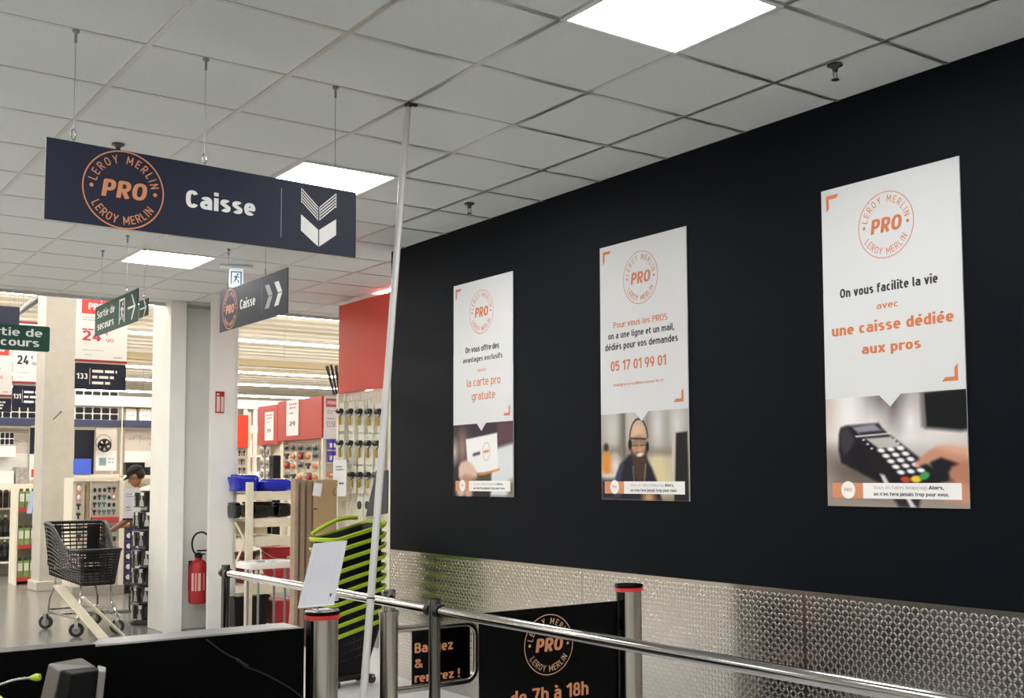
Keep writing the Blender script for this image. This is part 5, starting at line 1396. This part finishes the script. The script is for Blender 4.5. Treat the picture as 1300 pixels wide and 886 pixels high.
# ------------------------------------------------------------------ timber rack with blue bags, red tubs and white stand
YT = 7.95
q = fr(309, 612, 320, 806, YT)
xr = onY(373, 640, YT).x; xl = .02
t = thing('timber_rack', 'pale timber rack of bags and tubs between the H-shaped column and brown boards', 'rack', ((q[0] + xr) / 2, YT + .3, 0), 0)
g = G(t); g.box2((q[0], YT - .045, 0), (q[2], YT - .001, q[3])); g.build('post', CREAMW, t, bevel=.003)
g = G(t); g.box2((q[0], YT + .56, 0), (q[2], YT + .6, q[3])); g.build('post', CREAMW, t, bevel=.003)
g = G(t); g.box2((xr - .05, YT + .56, 0), (xr, YT + .6, q[3])); g.build('post', CREAMW, t, bevel=.003)
RT_ = []
for y0, y1 in ((624, 635), (658, 669), (681, 693), (741, 754), (796, 803)):
    z0, z1 = onY(335, y1, YT).z, onY(335, y0, YT).z
    g = G(t); g.box2((xl, YT, z0), (xr, YT + .035, z1)); bm_ = g.build('beam', CREAMW, t, bevel=.003)
    g = G(t); g.box2((xl, YT + .035, z1 - .03), (xr, YT + .55, z1 - .008)); g.build('deck', CREAMW, t); RT_.append(z1)
g = G(t); a, b = onY(301, 668, YT + .5), onY(310, 699, YT + .5); g.box2((xl, YT + .56, RT_[2]), (xr, YT + .58, RT_[1])); g.build('back_board', CREAMW, t)
g = G(t); g.tube([onY(299, 664, YT - .02), onY(311, 686, YT - .02)], .011, 6); g.build('brace', CREAMW, t)
g = G(t); g.tube([onY(311, 686, YT - .02), onY(299, 716, YT - .02)], .011, 6); g.build('brace', CREAMW, t)
def lump(name, lab, cat, x0, y0, x1, y1, Y, dep, m, zb, seed, extra=None):
    a, b = onY(x0, y0, Y).x, onY(x1, y0, Y).x; H = onY((x0 + x1) / 2, y0, Y).z - zb; W = b - a
    t = thing(name, lab, cat, ((a + b) / 2, Y + dep / 2, zb), 0)
    g = G(); bmesh.ops.create_icosphere(g.bm, subdivisions=4, radius=1); rnd = random.Random(seed)
    ph = [(rnd.uniform(2, 7), rnd.uniform(2, 7), rnd.uniform(2, 7), rnd.uniform(0, 6)) for _ in range(7)]
    for v in g.bm.verts:
        c = v.co; s_ = 1 + sum(.035 * math.sin(p[0] * c.x + p[1] * c.y + p[2] * c.z + p[3]) for p in ph)
        f = lambda u: math.copysign(abs(u) ** .38, u)
        v.co = Vector((f(c.x) * W / 2 * .96 * s_, f(c.y) * dep / 2 * .94, H / 2 + f(c.z) * H / 2 * s_)); v.co.z = max(.0015, v.co.z)
    g.build('wrapping', m, t, True)
    if extra: extra(t, W, H)
    return t
BLUEF = cloth_bump('blue_film', '1a27b4', .22)
def tagx(u, v, w_, h_): return lambda t, W, H: (lambda g: (g.box((u * W, -.20, v * H), (w_, .006, h_)), g.build('tag', PAPER, t)))(G())
lump('bag', 'rounded bright blue film-wrapped bag on top of the timber rack by the post', 'bag', 299, 603, 331.5, 624, YT + .05, .42, BLUEF, RT_[0], 1)
lump('bag', 'long bright blue film-wrapped bag on top of the timber rack by the brown boards', 'bag', 333, 608, 373, 624, YT + .05, .42, BLUEF, RT_[0], 2)
BLACKF = cloth_bump('black_film', '0d0d10', .2)
lump('bag', 'black film-wrapped pack on the second deck of the timber rack, by the post', 'bag', 321, 637.5, 352, 658, YT + .05, .42, BLACKF, RT_[1], 3)
lump('bag', 'black film-wrapped pack on the second deck of the timber rack, by the brown boards', 'bag', 353, 638.5, 373, 658, YT + .05, .42, BLACKF, RT_[1], 4)
lump('bag', 'black film-wrapped pack on the second deck of the timber rack, against the column', 'bag', 299, 638.5, 308.5, 658, YT + .05, .42, BLACKF, RT_[1], 5)
def tub(lab, xc, y0, Y, r, zb, m, dark=False):
    x = onY(xc, 700, Y).x; H = onY(xc, y0, Y).z - zb
    t = thing('tub', lab, 'tub', (x, Y, zb + .001), 0)
    g = G(); P = [(r * .78, 0), (r * .80, .01)]
    for k in range(5):
        z = H * (.12 + .17 * k); f = .8 + .17 * z / H; P += [(r * f, z), (r * f + .006, z + .008), (r * f + .006, z + .02), (r * f, z + .028)]
    P += [(r * .97, H * .95), (r * 1.03, H * .96), (r * 1.03, H)]
    g.lathe(P, seg=30); g.build('body', m, t, True)
    g = G(); g.tube([(r * 1.02 * math.cos(a), -.02 - abs(r * .98 * math.sin(a)), H * .93 - .09 * abs(math.sin(a))) for a in np.linspace(0, PI, 12)], .004, 6); g.build('handle', WIRE, t, True)
    g = G(); g.box((r * .35, -r * .955, H * .62), (.055, .006, .075), Matrix.Rotation(.35, 3, 'Z')); g.build('label_card', PAPER, t)
    return t
tub('large red ribbed tub on the timber rack behind the white stand', 352, 694, YT + .29, .165, RT_[3], REDBIN)
tub('dark red tub on the timber rack beside the large red tub', 311, 700, YT + .30, .11, RT_[3], mat('dark_red', '6d1a20', .45))
a = fr(298, 755, 343, 797, YT + .06)
t = thing('storage_crate', 'black storage crate on the bottom deck of the timber rack', 'crate', ((a[0] + a[2]) / 2, YT + .28, RT_[4] + .001), 0)
W, H = a[2] - a[0], RT_[3] - .13 - RT_[4]
g = G(); g.hull8([(-W / 2, -.2, H), (W / 2, -.2, H), (W / 2, .2, H), (-W / 2, .2, H)], [(-W * .45, -.18, 0), (W * .45, -.18, 0), (W * .45, .18, 0), (-W * .45, .18, 0)]); g.build('body', BLACKP, t, bevel=.006)
g = G(); g.tube([(-W / 2, -.2, H), (W / 2, -.2, H), (W / 2, .2, H), (-W / 2, .2, H)], .012, 8, True); g.build('rim', BLACKP, t, True)
a = fr(346, 757, 372, 797, YT + .06)
t = thing('storage_crate', 'red storage crate on the bottom deck of the timber rack, by the brown boards', 'crate', ((a[0] + a[2]) / 2, YT + .28, RT_[4] + .001), 0)
W = a[2] - a[0] - .03
g = G(); g.hull8([(-W / 2, -.2, H * .8), (W / 2, -.2, H * .8), (W / 2, .2, H * .8), (-W / 2, .2, H * .8)], [(-W * .45, -.18, 0), (W * .45, -.18, 0), (W * .45, .18, 0), (-W * .45, .18, 0)]); g.build('body', REDBIN, t, bevel=.006)
g = G(); g.tube([(-W / 2, -.2, H * .8), (W / 2, -.2, H * .8), (W / 2, .2, H * .8), (-W / 2, .2, H * .8)], .010, 8, True); g.build('rim', mat('pale_red', 'c9767a', .5), t, True)
# white two-tier stand
YS = 7.35
a = fr(316, 714, 380, 798, YS); W = a[2] - a[0]; xc = (a[0] + a[2]) / 2; zt = onY(348, 722, YS).z; zb = max(.0, onY(348, 792, YS).z)
t = thing('plastic_stand', 'white two-tier plastic stand on grey rods in front of the timber rack', 'stand', (xc, YS + .2, 0), 0)
def rrect(sx, sy, r, n=5):
    P = []
    for cx, cy, a0 in ((sx - r, sy - r, 0), (-sx + r, sy - r, 90), (-sx + r, -sy + r, 180), (sx - r, -sy + r, 270)):
        for k in range(n): q_ = math.radians(a0 + 90 * k / (n - 1)); P.append((cx + r * math.cos(q_), cy + r * math.sin(q_)))
    return P
def slab(z0, z1, sx, sy, r):
    P = rrect(sx, sy, r); n = len(P); g = G()
    g.faces([(x, y, z0) for x, y in P] + [(x, y, z1) for x, y in P], [tuple(range(n - 1, -1, -1)), tuple(range(n, 2 * n))] + [(i, (i + 1) % n, n + (i + 1) % n, n + i) for i in range(n)]); return g
slab(zt, zt + .045, W / 2, .19, .05).build('top_tray', PWHITE, t, bevel=.008)
g = G(); g.tube([(x, y, zt + .05) for x, y in rrect(W / 2 - .02, .17, .04)], .012, 8, True); g.build('lip', PWHITE, t, True)
g = G(); g.box((-W * .22, -.12, zt + .062), (.07, .05, .03)); g.box((.02, -.1, zt + .055), (.06, .03, .012)); g.build('clips', GREYINK, t, bevel=.004)
slab(.03, .075, W / 2 * .97, .19, .05).build('base_tray', PWHITE, t, bevel=.008)
for sx in (-1, 1):
    for sy in (-1, 1):
        g = G(); g.cyl((sx * W * .27, sy * .13, .07), (sx * W * .27, sy * .13, zt + .005), .011, 10); g.build('rod', mat('rod_grey', '8c8b8a', .35, .6), t, True)
        g = G(); g.box((sx * W * .38, sy * .14, .015), (.07, .05, .03)); g.build('foot', PWHITE, t)
# brown boards and cardboard pack leaning by the rack
YK = 6.75
xs = (373, 380, 388, 397.5)
for k in range(3):
    a = fr(xs[k], 607.5 + k, xs[k + 1] - .6, 800, YK + .02 * k)
    t = thing('wooden_board', '%s of three upright brown boards, counted from the timber rack' % ordn(k), 'board', ((a[0] + a[2]) / 2, YK + .06, 0), 0, 'upright brown boards')
    g = G(t); g.box2((a[0], YK + .02 * k, 0), (a[2] - .002, YK + .02 * k + .10, a[3])); g.build('plank', KRAFTD, t, bevel=.003)
a = fr(399.5, 609, 428, 800, YK - .02)
t = thing('cardboard_pack', 'tall flat cardboard pack with a paper tag behind the green-rimmed baskets', 'carton', ((a[0] + a[2]) / 2, YK + .05, 0), 0)
g = G(t); g.box2((a[0], YK - .02, 0), (a[2], YK + .12, a[3])); g.build('body', KRAFT, t, bevel=.004)
q = fr(397, 613, 409, 630, YK - .025); g = G(t); g.box(((q[0] + q[2]) / 2, YK - .026, (q[1] + q[3]) / 2), (q[2] - q[0] - .01, .004, q[3] - q[1]), Matrix.Rotation(.16, 3, 'Y')); g.build('tag', PAPER, t)
g = G(t); p0, p1 = onY(398, 646, YK - .025), onY(403, 646, YK - .025); g.box((p0 + p1) / 2, (.03, .006, .012)); g.tube([onY(427, 619, YK - .028), onY(423, 622, YK - .035), onY(424, 628, YK - .03), onY(427, 629, YK - .028)], .003, 6); g.build('strap', DARKP, t)

# ------------------------------------------------------------------ red panel and the peg wall under it
XR = .79
def fx(x0, y0, x1, y1, X):
    """extent on the plane X = const: far y, near y, bottom z, top z (taken at mid-width)"""
    a, b = onX(x0, y1, X), onX(x1, y1, X); xm = (x0 + x1) / 2
    return a.y, b.y, onX(xm, y1, X).z, onX(xm, y0, X).z
yf, yn = onX(430, 440, XR).y, onX(495.5, 430, XR).y
zb_, zt_ = onX(430, 499.5, XR).z, min(CEIL - .035, onX(430, 388, XR).z)
t = thing('advertising_board', 'large plain red panel over the peg wall beside the end of the black wall', 'board', (XR, (yf + yn) / 2, zb_), -PI / 2)
L = yf - yn + .25
g = G(); g.prism([(-(yf - yn) / 2, 0), (L - (yf - yn) / 2, 0), (L - (yf - yn) / 2, zt_ - zb_), (-(yf - yn) / 2, zt_ - zb_)], .0, .045); g.build('face', REDP, t, bevel=.002)
t2 = thing('peg_rack', 'cream wire peg wall hung with white packs under the large red panel', 'rack', (XR + .1, (yf + yn) / 2, 0), 0)
g = G(t2); g.box2((XR + .05, yn - .25, 0), (XR + .08, yf, zb_ - .002)); g.build('back_panel', CREAM, t2)
g = G(t2); g.box2((XR - .02, yf - .05, 0), (XR + .05, yf, zb_ - .004)); g.build('post', CREAM, t2)
g = G(t2); g.box2((XR - .02, yn - .05, 0), (XR + .05, yn, zb_ - .004)); g.build('post', CREAM, t2)
g = G(t2); k = 0
while .30 + k * .07 < zb_ - .03: g.cyl((XR + .03, yn - .0, .30 + k * .07), (XR + .03, yf - .05, .30 + k * .07), .0035, 5); k += 1
for k in range(int((yf - yn) / .07)): g.cyl((XR + .034, yn + .03 + k * .07, .28), (XR + .034, yn + .03 + k * .07, zb_ - .02), .003, 5)
g.build('wire_grid', CREAM, t2)
g = G(t2); g.box2((XR - .25, yn - .25, 0), (XR + .05, yf, .12)); g.build('base', LGREYP, t2)
def peg_row(y0, y1, xs, row, kind='roller'):
    for k, x in enumerate(xs):
        p, pb2 = onX(x, y0, XR - .04), onX(x, y1, XR - .04); h_ = p.z - pb2.z
        o = place(('roll', row), lambda l: card_pack('roller_pack', l, 'pack', .115, h_, mat('pack_pale', 'd9dac6', .5), DARKP, kind, 'packs on the wire peg wall'), p, -PI / 2,
                  'white pack, dark head, %s from cardboard pack, %s row under red panel' % (ordn(k), ordn(row)))
        g = None
peg_row(511, 547, (434.5, 447, 459, 471, 483), 0); peg_row(551, 588, (434.5, 447, 459, 470, 481), 1); peg_row(592, 626, (449, 459, 469.5, 480), 2)
peg_row(630, 655, (457, 467), 3, 'disc')
a = fx(425, 584, 442, 630, XR - .09)
t = thing('price_card', 'white price card hanging at the front of the wire peg wall', 'price card', (XR - .11, (a[0] + a[1]) / 2, a[2]), -PI / 2)
W, H = a[0] - a[1], a[3] - a[2]
g = G(); g.prism([(-W / 2, 0), (W / 2, 0), (W / 2, H), (-W / 2, H)], .003, 0); g.build('sheet', PAPER, t)
g = G(); lines(g, -W * .3, W * .3, H * .72, H * .03, -.001, 31); lines(g, -W * .3, W * .2, H * .8, H * .03, -.001, 32); g.text('2', -W * .18, H * .28, H * .16, -.001, bold=.035); lines(g, -W * .05, W * .3, H * .33, H * .05, -.001, 33); g.build('print', INK, t)
g = G(); g.box((0, .06, H * .97), (.012, .12, .012)); g.build('arm', WIRE, t)

# ------------------------------------------------------------------ red-headed gondolas behind
def gondola_x(lab, X, x0, x1, yt0, yb0, ybase, dep, cap=None):
    yf, yn, zb, zt = fx(x0, yt0, x1, yb0, X)
    t = thing('gondola', lab, 'gondola', (X + dep / 2, (yf + yn) / 2, 0), 0)
    g = G(t); g.box2((X + .12, yn, .12), (X + dep, yf, zb)); g.build('back_panel', CREAM, t)
    g = G(t); g.box2((X - .06, yn, 0), (X + dep, yf, .12)); g.build('base', LGREYP, t)
    for y in (yn, yf - .045):
        g = G(t); g.box2((X + .06, y, .12), (X + .119, y + .045, zb)); g.build('post', CREAM, t)
    g = G(t); g.box2((X, yn, zb), (X + dep, yf, zt)); g.build('header', RED_SHADE, t, bevel=.002)  # shade of the side face is in the header's colour
    return t, yf, yn, zb, zt
XA = 1.79
t, yf, yn, zb, zt = gondola_x('gondola with a wide red header coloured as in shade and a bright red end', XA, 352.5, 408, 506.5, 558, 0, .5)
xe = onY(425, 530, yn).x
g = G(t); g.box2((XA + .02, yn - .035, onY(416, 556, yn).z), (xe, yn - .001, zt - .002)); g.build('end_header', REDP, t)
g = G(t); g.box2((XA, yn - .04, 0), (XA + .045, yn - .001, zb)); g.build('corner_post', CREAM, t)
def side_leaf(lab, X, x0, y0, x1, y1):
    yf, yn, zb, zt = fx(x0, y0, x1, y1, X); W, H = yf - yn, zt - zb
    t = thing('price_leaflet', lab, 'leaflet', (X - .012, (yf + yn) / 2, zb), -PI / 2)
    g = G(); g.prism([(-W / 2, 0), (W / 2, 0), (W / 2, H), (-W / 2, H)], .011, 0); g.build('sheet', PAPER, t)
    g = G(); lines(g, -W * .3, W * .35, H * .86, H * .05, -.001, 41); lines(g, -W * .25, W * .3, H * .76, H * .05, -.001, 42); g.build('red_print', PINKRED, t)
    g = G(); lines(g, -W * .3, W * .1, H * .62, H * .03, -.001, 43); g.text('29', 0, H * .28, H * .12, -.001, width=W * .5, bold=.035); g.build('print', DARKP, t)
side_leaf('white price leaflet on the wide shaded red gondola header', XA, 364.5, 508, 379.5, 553)
p0, p1 = onY(411, 557, yn - .12), onY(431, 503, yn - .12)
t3 = thing('promo_card', 'white card with a red headline at the bright red gondola end', 'price card', (p0.x, yn - .12, p0.z), 0)
W, H = p1.x - p0.x, p1.z - p0.z
g = G(); g.prism([(0, 0), (W, 0), (W, H), (0, H)], .003, 0); g.build('sheet', PAPER, t3)
g = G(); rect(g, W * .12, H * .74, W * .9, H * .94, -.001); hb_ = g.build('headline', mat('faded_red', 'c9515a', .5), t3)
g = G(); g.text('PROMO', W * .51, H * .80, H * .085, -.0018, width=W * .6, bold=.03); g.build('lettering', PWHITE, hb_)
g = G(); g.text('13.50', W * .45, H * .28, H * .13, -.001, width=W * .6, bold=.01); lines(g, W * .2, W * .7, H * .46, H * .025, -.001, 51); g.build('price', mat('price_pale_red', 'c2737c', .5), t3)
g = G(); lines(g, W * .2, W * .8, H * .64, H * .018, -.001, 52); lines(g, W * .2, W * .6, H * .59, H * .018, -.001, 53); g.build('small_print', GREYINK, t3)
g = G(); g.box((W * .5, .0438, H * .97), (.02, .0815, .02)); g.build('arm', WIRE, t3)
# blue and white packs at that end
def mk_blue(lab):
    t = thing('pack', lab, 'pack', (0, 0, 0), 0, 'blue and white packs at the gondola end')
    g = G(); g.box((0, 0, .07), (.042, .05, .14)); g.build('body', VIOLET, t, bevel=.003)
    g = G(); g.box((0, -.026, .055), (.036, .003, .055)); g.build('label_card', PWHITE, t); return t
zsh = [onY(418, y, yn - .06).z for y in (571, 587, 606)]
g = G(t); 
for z in zsh: g.box2((XA + .05, yn - .1, z - .012), (xe + .06, yn - .04, z))
g.build('end_shelves', CREAM, t)
for r in range(2):
    for c in range(5): place('bluep', mk_blue, (XA + .085 + c * .052, yn - .072, zsh[r] + .001), 0, 'blue and white pack, %s from corner post, %s shelf of gondola end' % (ordn(c), ('upper', 'lower')[r]))
for k, (m, w_, h_) in enumerate(((ORANGEP, .09, .07), (PWHITE, .08, .10), (mat('pack_grey', '8f8a86', .5), .09, .12))):
    t4 = thing('product_carton', ('low orange carton', 'white carton', 'grey carton')[k] + ' on the lowest shelf in view at the bright red gondola end', 'box', (XA + .10 + .1 * k, yn - .072, zsh[2] + .001), 0)
    g = G(); g.box((0, 0, h_ / 2), (w_, .05, h_)); g.build('body', m, t4, bevel=.003); g = G(); g.box((0, -.026, h_ * .5), (w_ * .7, .003, h_ * .4)); g.build('label_card', PAPER, t4)
# packs under the wide header
KX = [(mat('pack_pale', 'd9dac6', .5), ORANGEP, 'pod', 'pale pack with an orange bag'), (mat('pack_grey', '8f8a86', .5), DARKP, 'pod', 'grey pack with a dark part'), (PWHITE, DARKP, 'tool', 'white pack with a dark tool'), (mat('brown_pack', '7a4634', .5), REDBIN, 'pod', 'brown pack')]
rnd = random.Random(5)
for r, (y0, y1) in enumerate(((564.5, 573), (574, 585), (586, 599), (600, 612))):
    for c, x in enumerate((365, 373.5, 382.5, 392.5, 401.5)):
        i = (0, 1, 2, 0, 3)[(c + 2 * r) % 5] if r else 1
        p, pb2 = onX(x, y0, XA + .0585), onX(x, y1, XA + .0585)
        place(('kx', i), lambda l: card_pack('hanging_pack', l, 'pack', .165, p.z - pb2.z - .012, KX[i][0], KX[i][1], KX[i][2], 'packs under the wide dull red header'), p, -PI / 2,
              '%s, %s from the post, %s row under wide red header' % (KX[i][3], ordn(c), ordn(r)))
XB = 2.3
t, yf, yn, zb, zt = gondola_x('farther gondola with a narrower red header coloured as in shade', XB, 327, 351.5, 515, 564.5, 0, .4)
side_leaf('white price leaflet on the narrower shaded red gondola header', XB, 337, 523, 347.5, 559)
for r, (y0, y1) in enumerate(((567, 579), (581, 593), (595, 608))):
    for c, x in enumerate((333, 340.5)):
        p, pb2 = onX(x, y0, XB + .0585), onX(x, y1, XB + .0585)
        place(('ky', r), lambda l: card_pack('hanging_pack', l, 'pack', .15, p.z - pb2.z - .012, PAPER, mat('pack_grey', '8f8a86', .5), 'pod', 'packs under the narrower red header'), p, -PI / 2,
              'white and grey pack, %s from post, %s row under narrower red header' % (ordn(c), ordn(r)))
p, pb2 = onX(347.5, 578, XB - .02), onX(347.5, 612, XB - .02)
t = thing('tool_case', 'tall narrow black case under the narrower red header', 'case', (XB - .003, p.y, .0), 0)
g = G(); g.box((0, 0, .121 + (p.z - .121) / 2), (.11, .17, p.z - .121)); g.build('body', BLACKP, t, bevel=.01)
g = G(); g.tube([(-.06, -.04, p.z * .93), (-.075, -.04, p.z * .93), (-.075, .04, p.z * .93), (-.06, .04, p.z * .93)], .006, 6); g.build('handle', DSTEEL, t)
# orange-red gondola end farther off, with white goods
YE = 14.2
a = fr(302, 527, 315.5, 568, YE); zh = a[3]
t = thing('gondola', 'gondola end with an orange-red header beside the H-shaped column', 'gondola', ((a[0] + a[2]) / 2, YE + .3, 0), 0)
x_l, x_r = a[0] - .12, a[2]
g = G(t); g.box2((x_l, YE + .06, .1), (x_r, YE + .1, a[1])); g.build('back_panel', CREAM, t)
g = G(t); g.box2((x_l, YE, a[1]), (x_r, YE + .6, a[3])); g.build('header', mat('panel_orange_red', 'd8432c', .5), t, bevel=.002)
g = G(t); g.box2((x_l, YE - .1, 0), (x_r, YE + .6, .1)); g.build('base', LGREYP, t)
g = G(t); g.box2((x_r, YE + .02, 0), (x_r + .05, YE + .08, zh + .05)); g.build('post', CREAM, t)
cw = (a[2] - a[0]) / 3
for r in range(4):
    for c in range(3):
        p, pb2 = onY(303.4 + c * 3.1, 570 + r * 11, YE + .0585), onY(303.4 + c * 3.1, 580 + r * 11, YE + .0585)
        place(('kw', (r + c) % 2), lambda l: card_pack('hanging_pack', l, 'pack', .034, p.z - pb2.z, PWHITE, (DARKP, mat('pack_grey', '8f8a86', .5))[(r + c) % 2], 'tool', 'packs under the orange-red header'), p, 0,
              'white pack, %s from the column, %s row under the orange-red header' % (ordn(c), ordn(r)))
# gantry and uprights beside it
t = thing('gantry', 'white steel gantry standing behind the red gondola headers', 'gantry', (onY(335, 600, 14.9).x, 14.9, 0), 0)
a = fr(298, 509.5, 356, 518.5, 14.9); g = G(t); g.box2((a[0], 14.85, a[1]), (a[2] + .4, 14.95, a[3])); g.build('beam', PWHITE, t)
for x0, x1 in ((309, 313), (321.5, 325.5)):
    q = fr(x0, 519, x1, 610, 14.9); g = G(t); g.box2((q[0], 14.86, 0), (q[2], 14.94, a[1])); g.build('upright', PWHITE, t)
q = fr(372, 519, 376, 610, 14.9); g = G(t); g.box2((a[2] + .3, 14.86, 0), (a[2] + .36, 14.94, a[1])); g.build('upright', PWHITE, t)
# black tubes standing on the gondola
yb = onX(420, 480, XA + .25).y
zt0 = onX(380, 506.5, XA).z
for k in range(7):
    x = 413.5 + 2.3 * k
    top = at(x - 1.5, 464 + (k % 3), 13.75 + .02 * k); bot = at(419 + .8 * k, 500, 13.75 + .02 * k); bot.z = zt0 + .002
    bot = at(419, 500, 13.8); bot.z = zt0 + .0015; bot += Vector((.018 * (k - 3), .034 * (k % 2), 0)); bot.x = max(XA + .04 + .018 * k, bot.x)
    top = bot + Vector((.012 * (k - 3) - .06, .004 * (k % 2), .335 + .012 * (k % 3)))
    t = thing('tube', '%s black tube, counted along, of those standing on the red-headed gondola' % ordn(k), 'tube', bot, 0, 'black tubes on the gondola')
    g = G(t); g.tube([bot, bot + Vector((0, 0, .02)), top], .0135, 10); g.build('pipe', mat('black_tube', '1b1b1f', .4), t, True)
    g = G(t); dd = (top - bot).normalized(); g.tube([top - dd * .01, top + dd * .006], .0142, 10); g.build('end_cap', DARKP, t)
# long shelf of mixed cartons across the far aisle
YF = 18.5
a, b = onY(294, 600, YF).x, onY(500, 600, YF).x
t = thing('carton_shelf', 'long cream shelf of mixed cartons far behind the red gondolas', 'shelf', ((a + b) / 2, YF + .3, 0), 0)
g = G(t); g.box2((a, YF + .55, 0), (b, YF + .58, 2.55)); g.build('back_panel', CREAM, t)
zf = (.15, .75, 1.35, 1.95)
for z in zf: g = G(t); g.box2((a, YF, z - .04), (b, YF + .549, z)); g.build('shelf', CREAM, t)
CM = [PWHITE, KRAFT, mat('pack_grey', '8f8a86', .5), ORANGEP, PURPLE, PAPER]
rnd = random.Random(9); n = 0
for r, z in enumerate(zf):
    x = a + .05; c = 0
    while x < b - .4 and c < 9:
        w_, h_ = rnd.uniform(.22, .38), rnd.uniform(.25, .45); i = rnd.randrange(6)
        t4 = thing('carton', '%s carton %s along on the %s shelf of the far cream shelving' % (('white', 'brown', 'grey', 'orange', 'navy', 'pale')[i], ordn(c), ordn(r)), 'box', (x + w_ / 2, YF + .25, z + .001), 0, 'cartons on the far shelving')
        g = G(); g.box((0, 0, h_ / 2), (w_, .36, h_)); g.build('body', CM[i], t4, bevel=.004)
        g = G(); g.box((0, -.182, h_ * .5), (w_ * .5, .004, h_ * .3)); g.build('label_card', CM[(i + 1) % 6], t4)
        x += w_ + .04; c += 1

# dark duct under the hall roof beside the plain cream column
p0, p1 = at(22, 398, 22.5), at(62, 369, 15.5)
t = thing('roof_duct', 'dark slim duct under the hall roof, running to the plain cream column', 'duct', (p0 + p1) / 2, 0)
g = G(t); g.tube([p0, p1], .055, 10); g.build('duct', DARKP, t, True)
for f in (.25, .75):
    p = p0.lerp(p1, f); g = G(t); g.cyl(p + Vector((0, 0, .05)), Vector((p.x, p.y, 5.945)), .006, 6); g.build('hanger', WIRE, t)
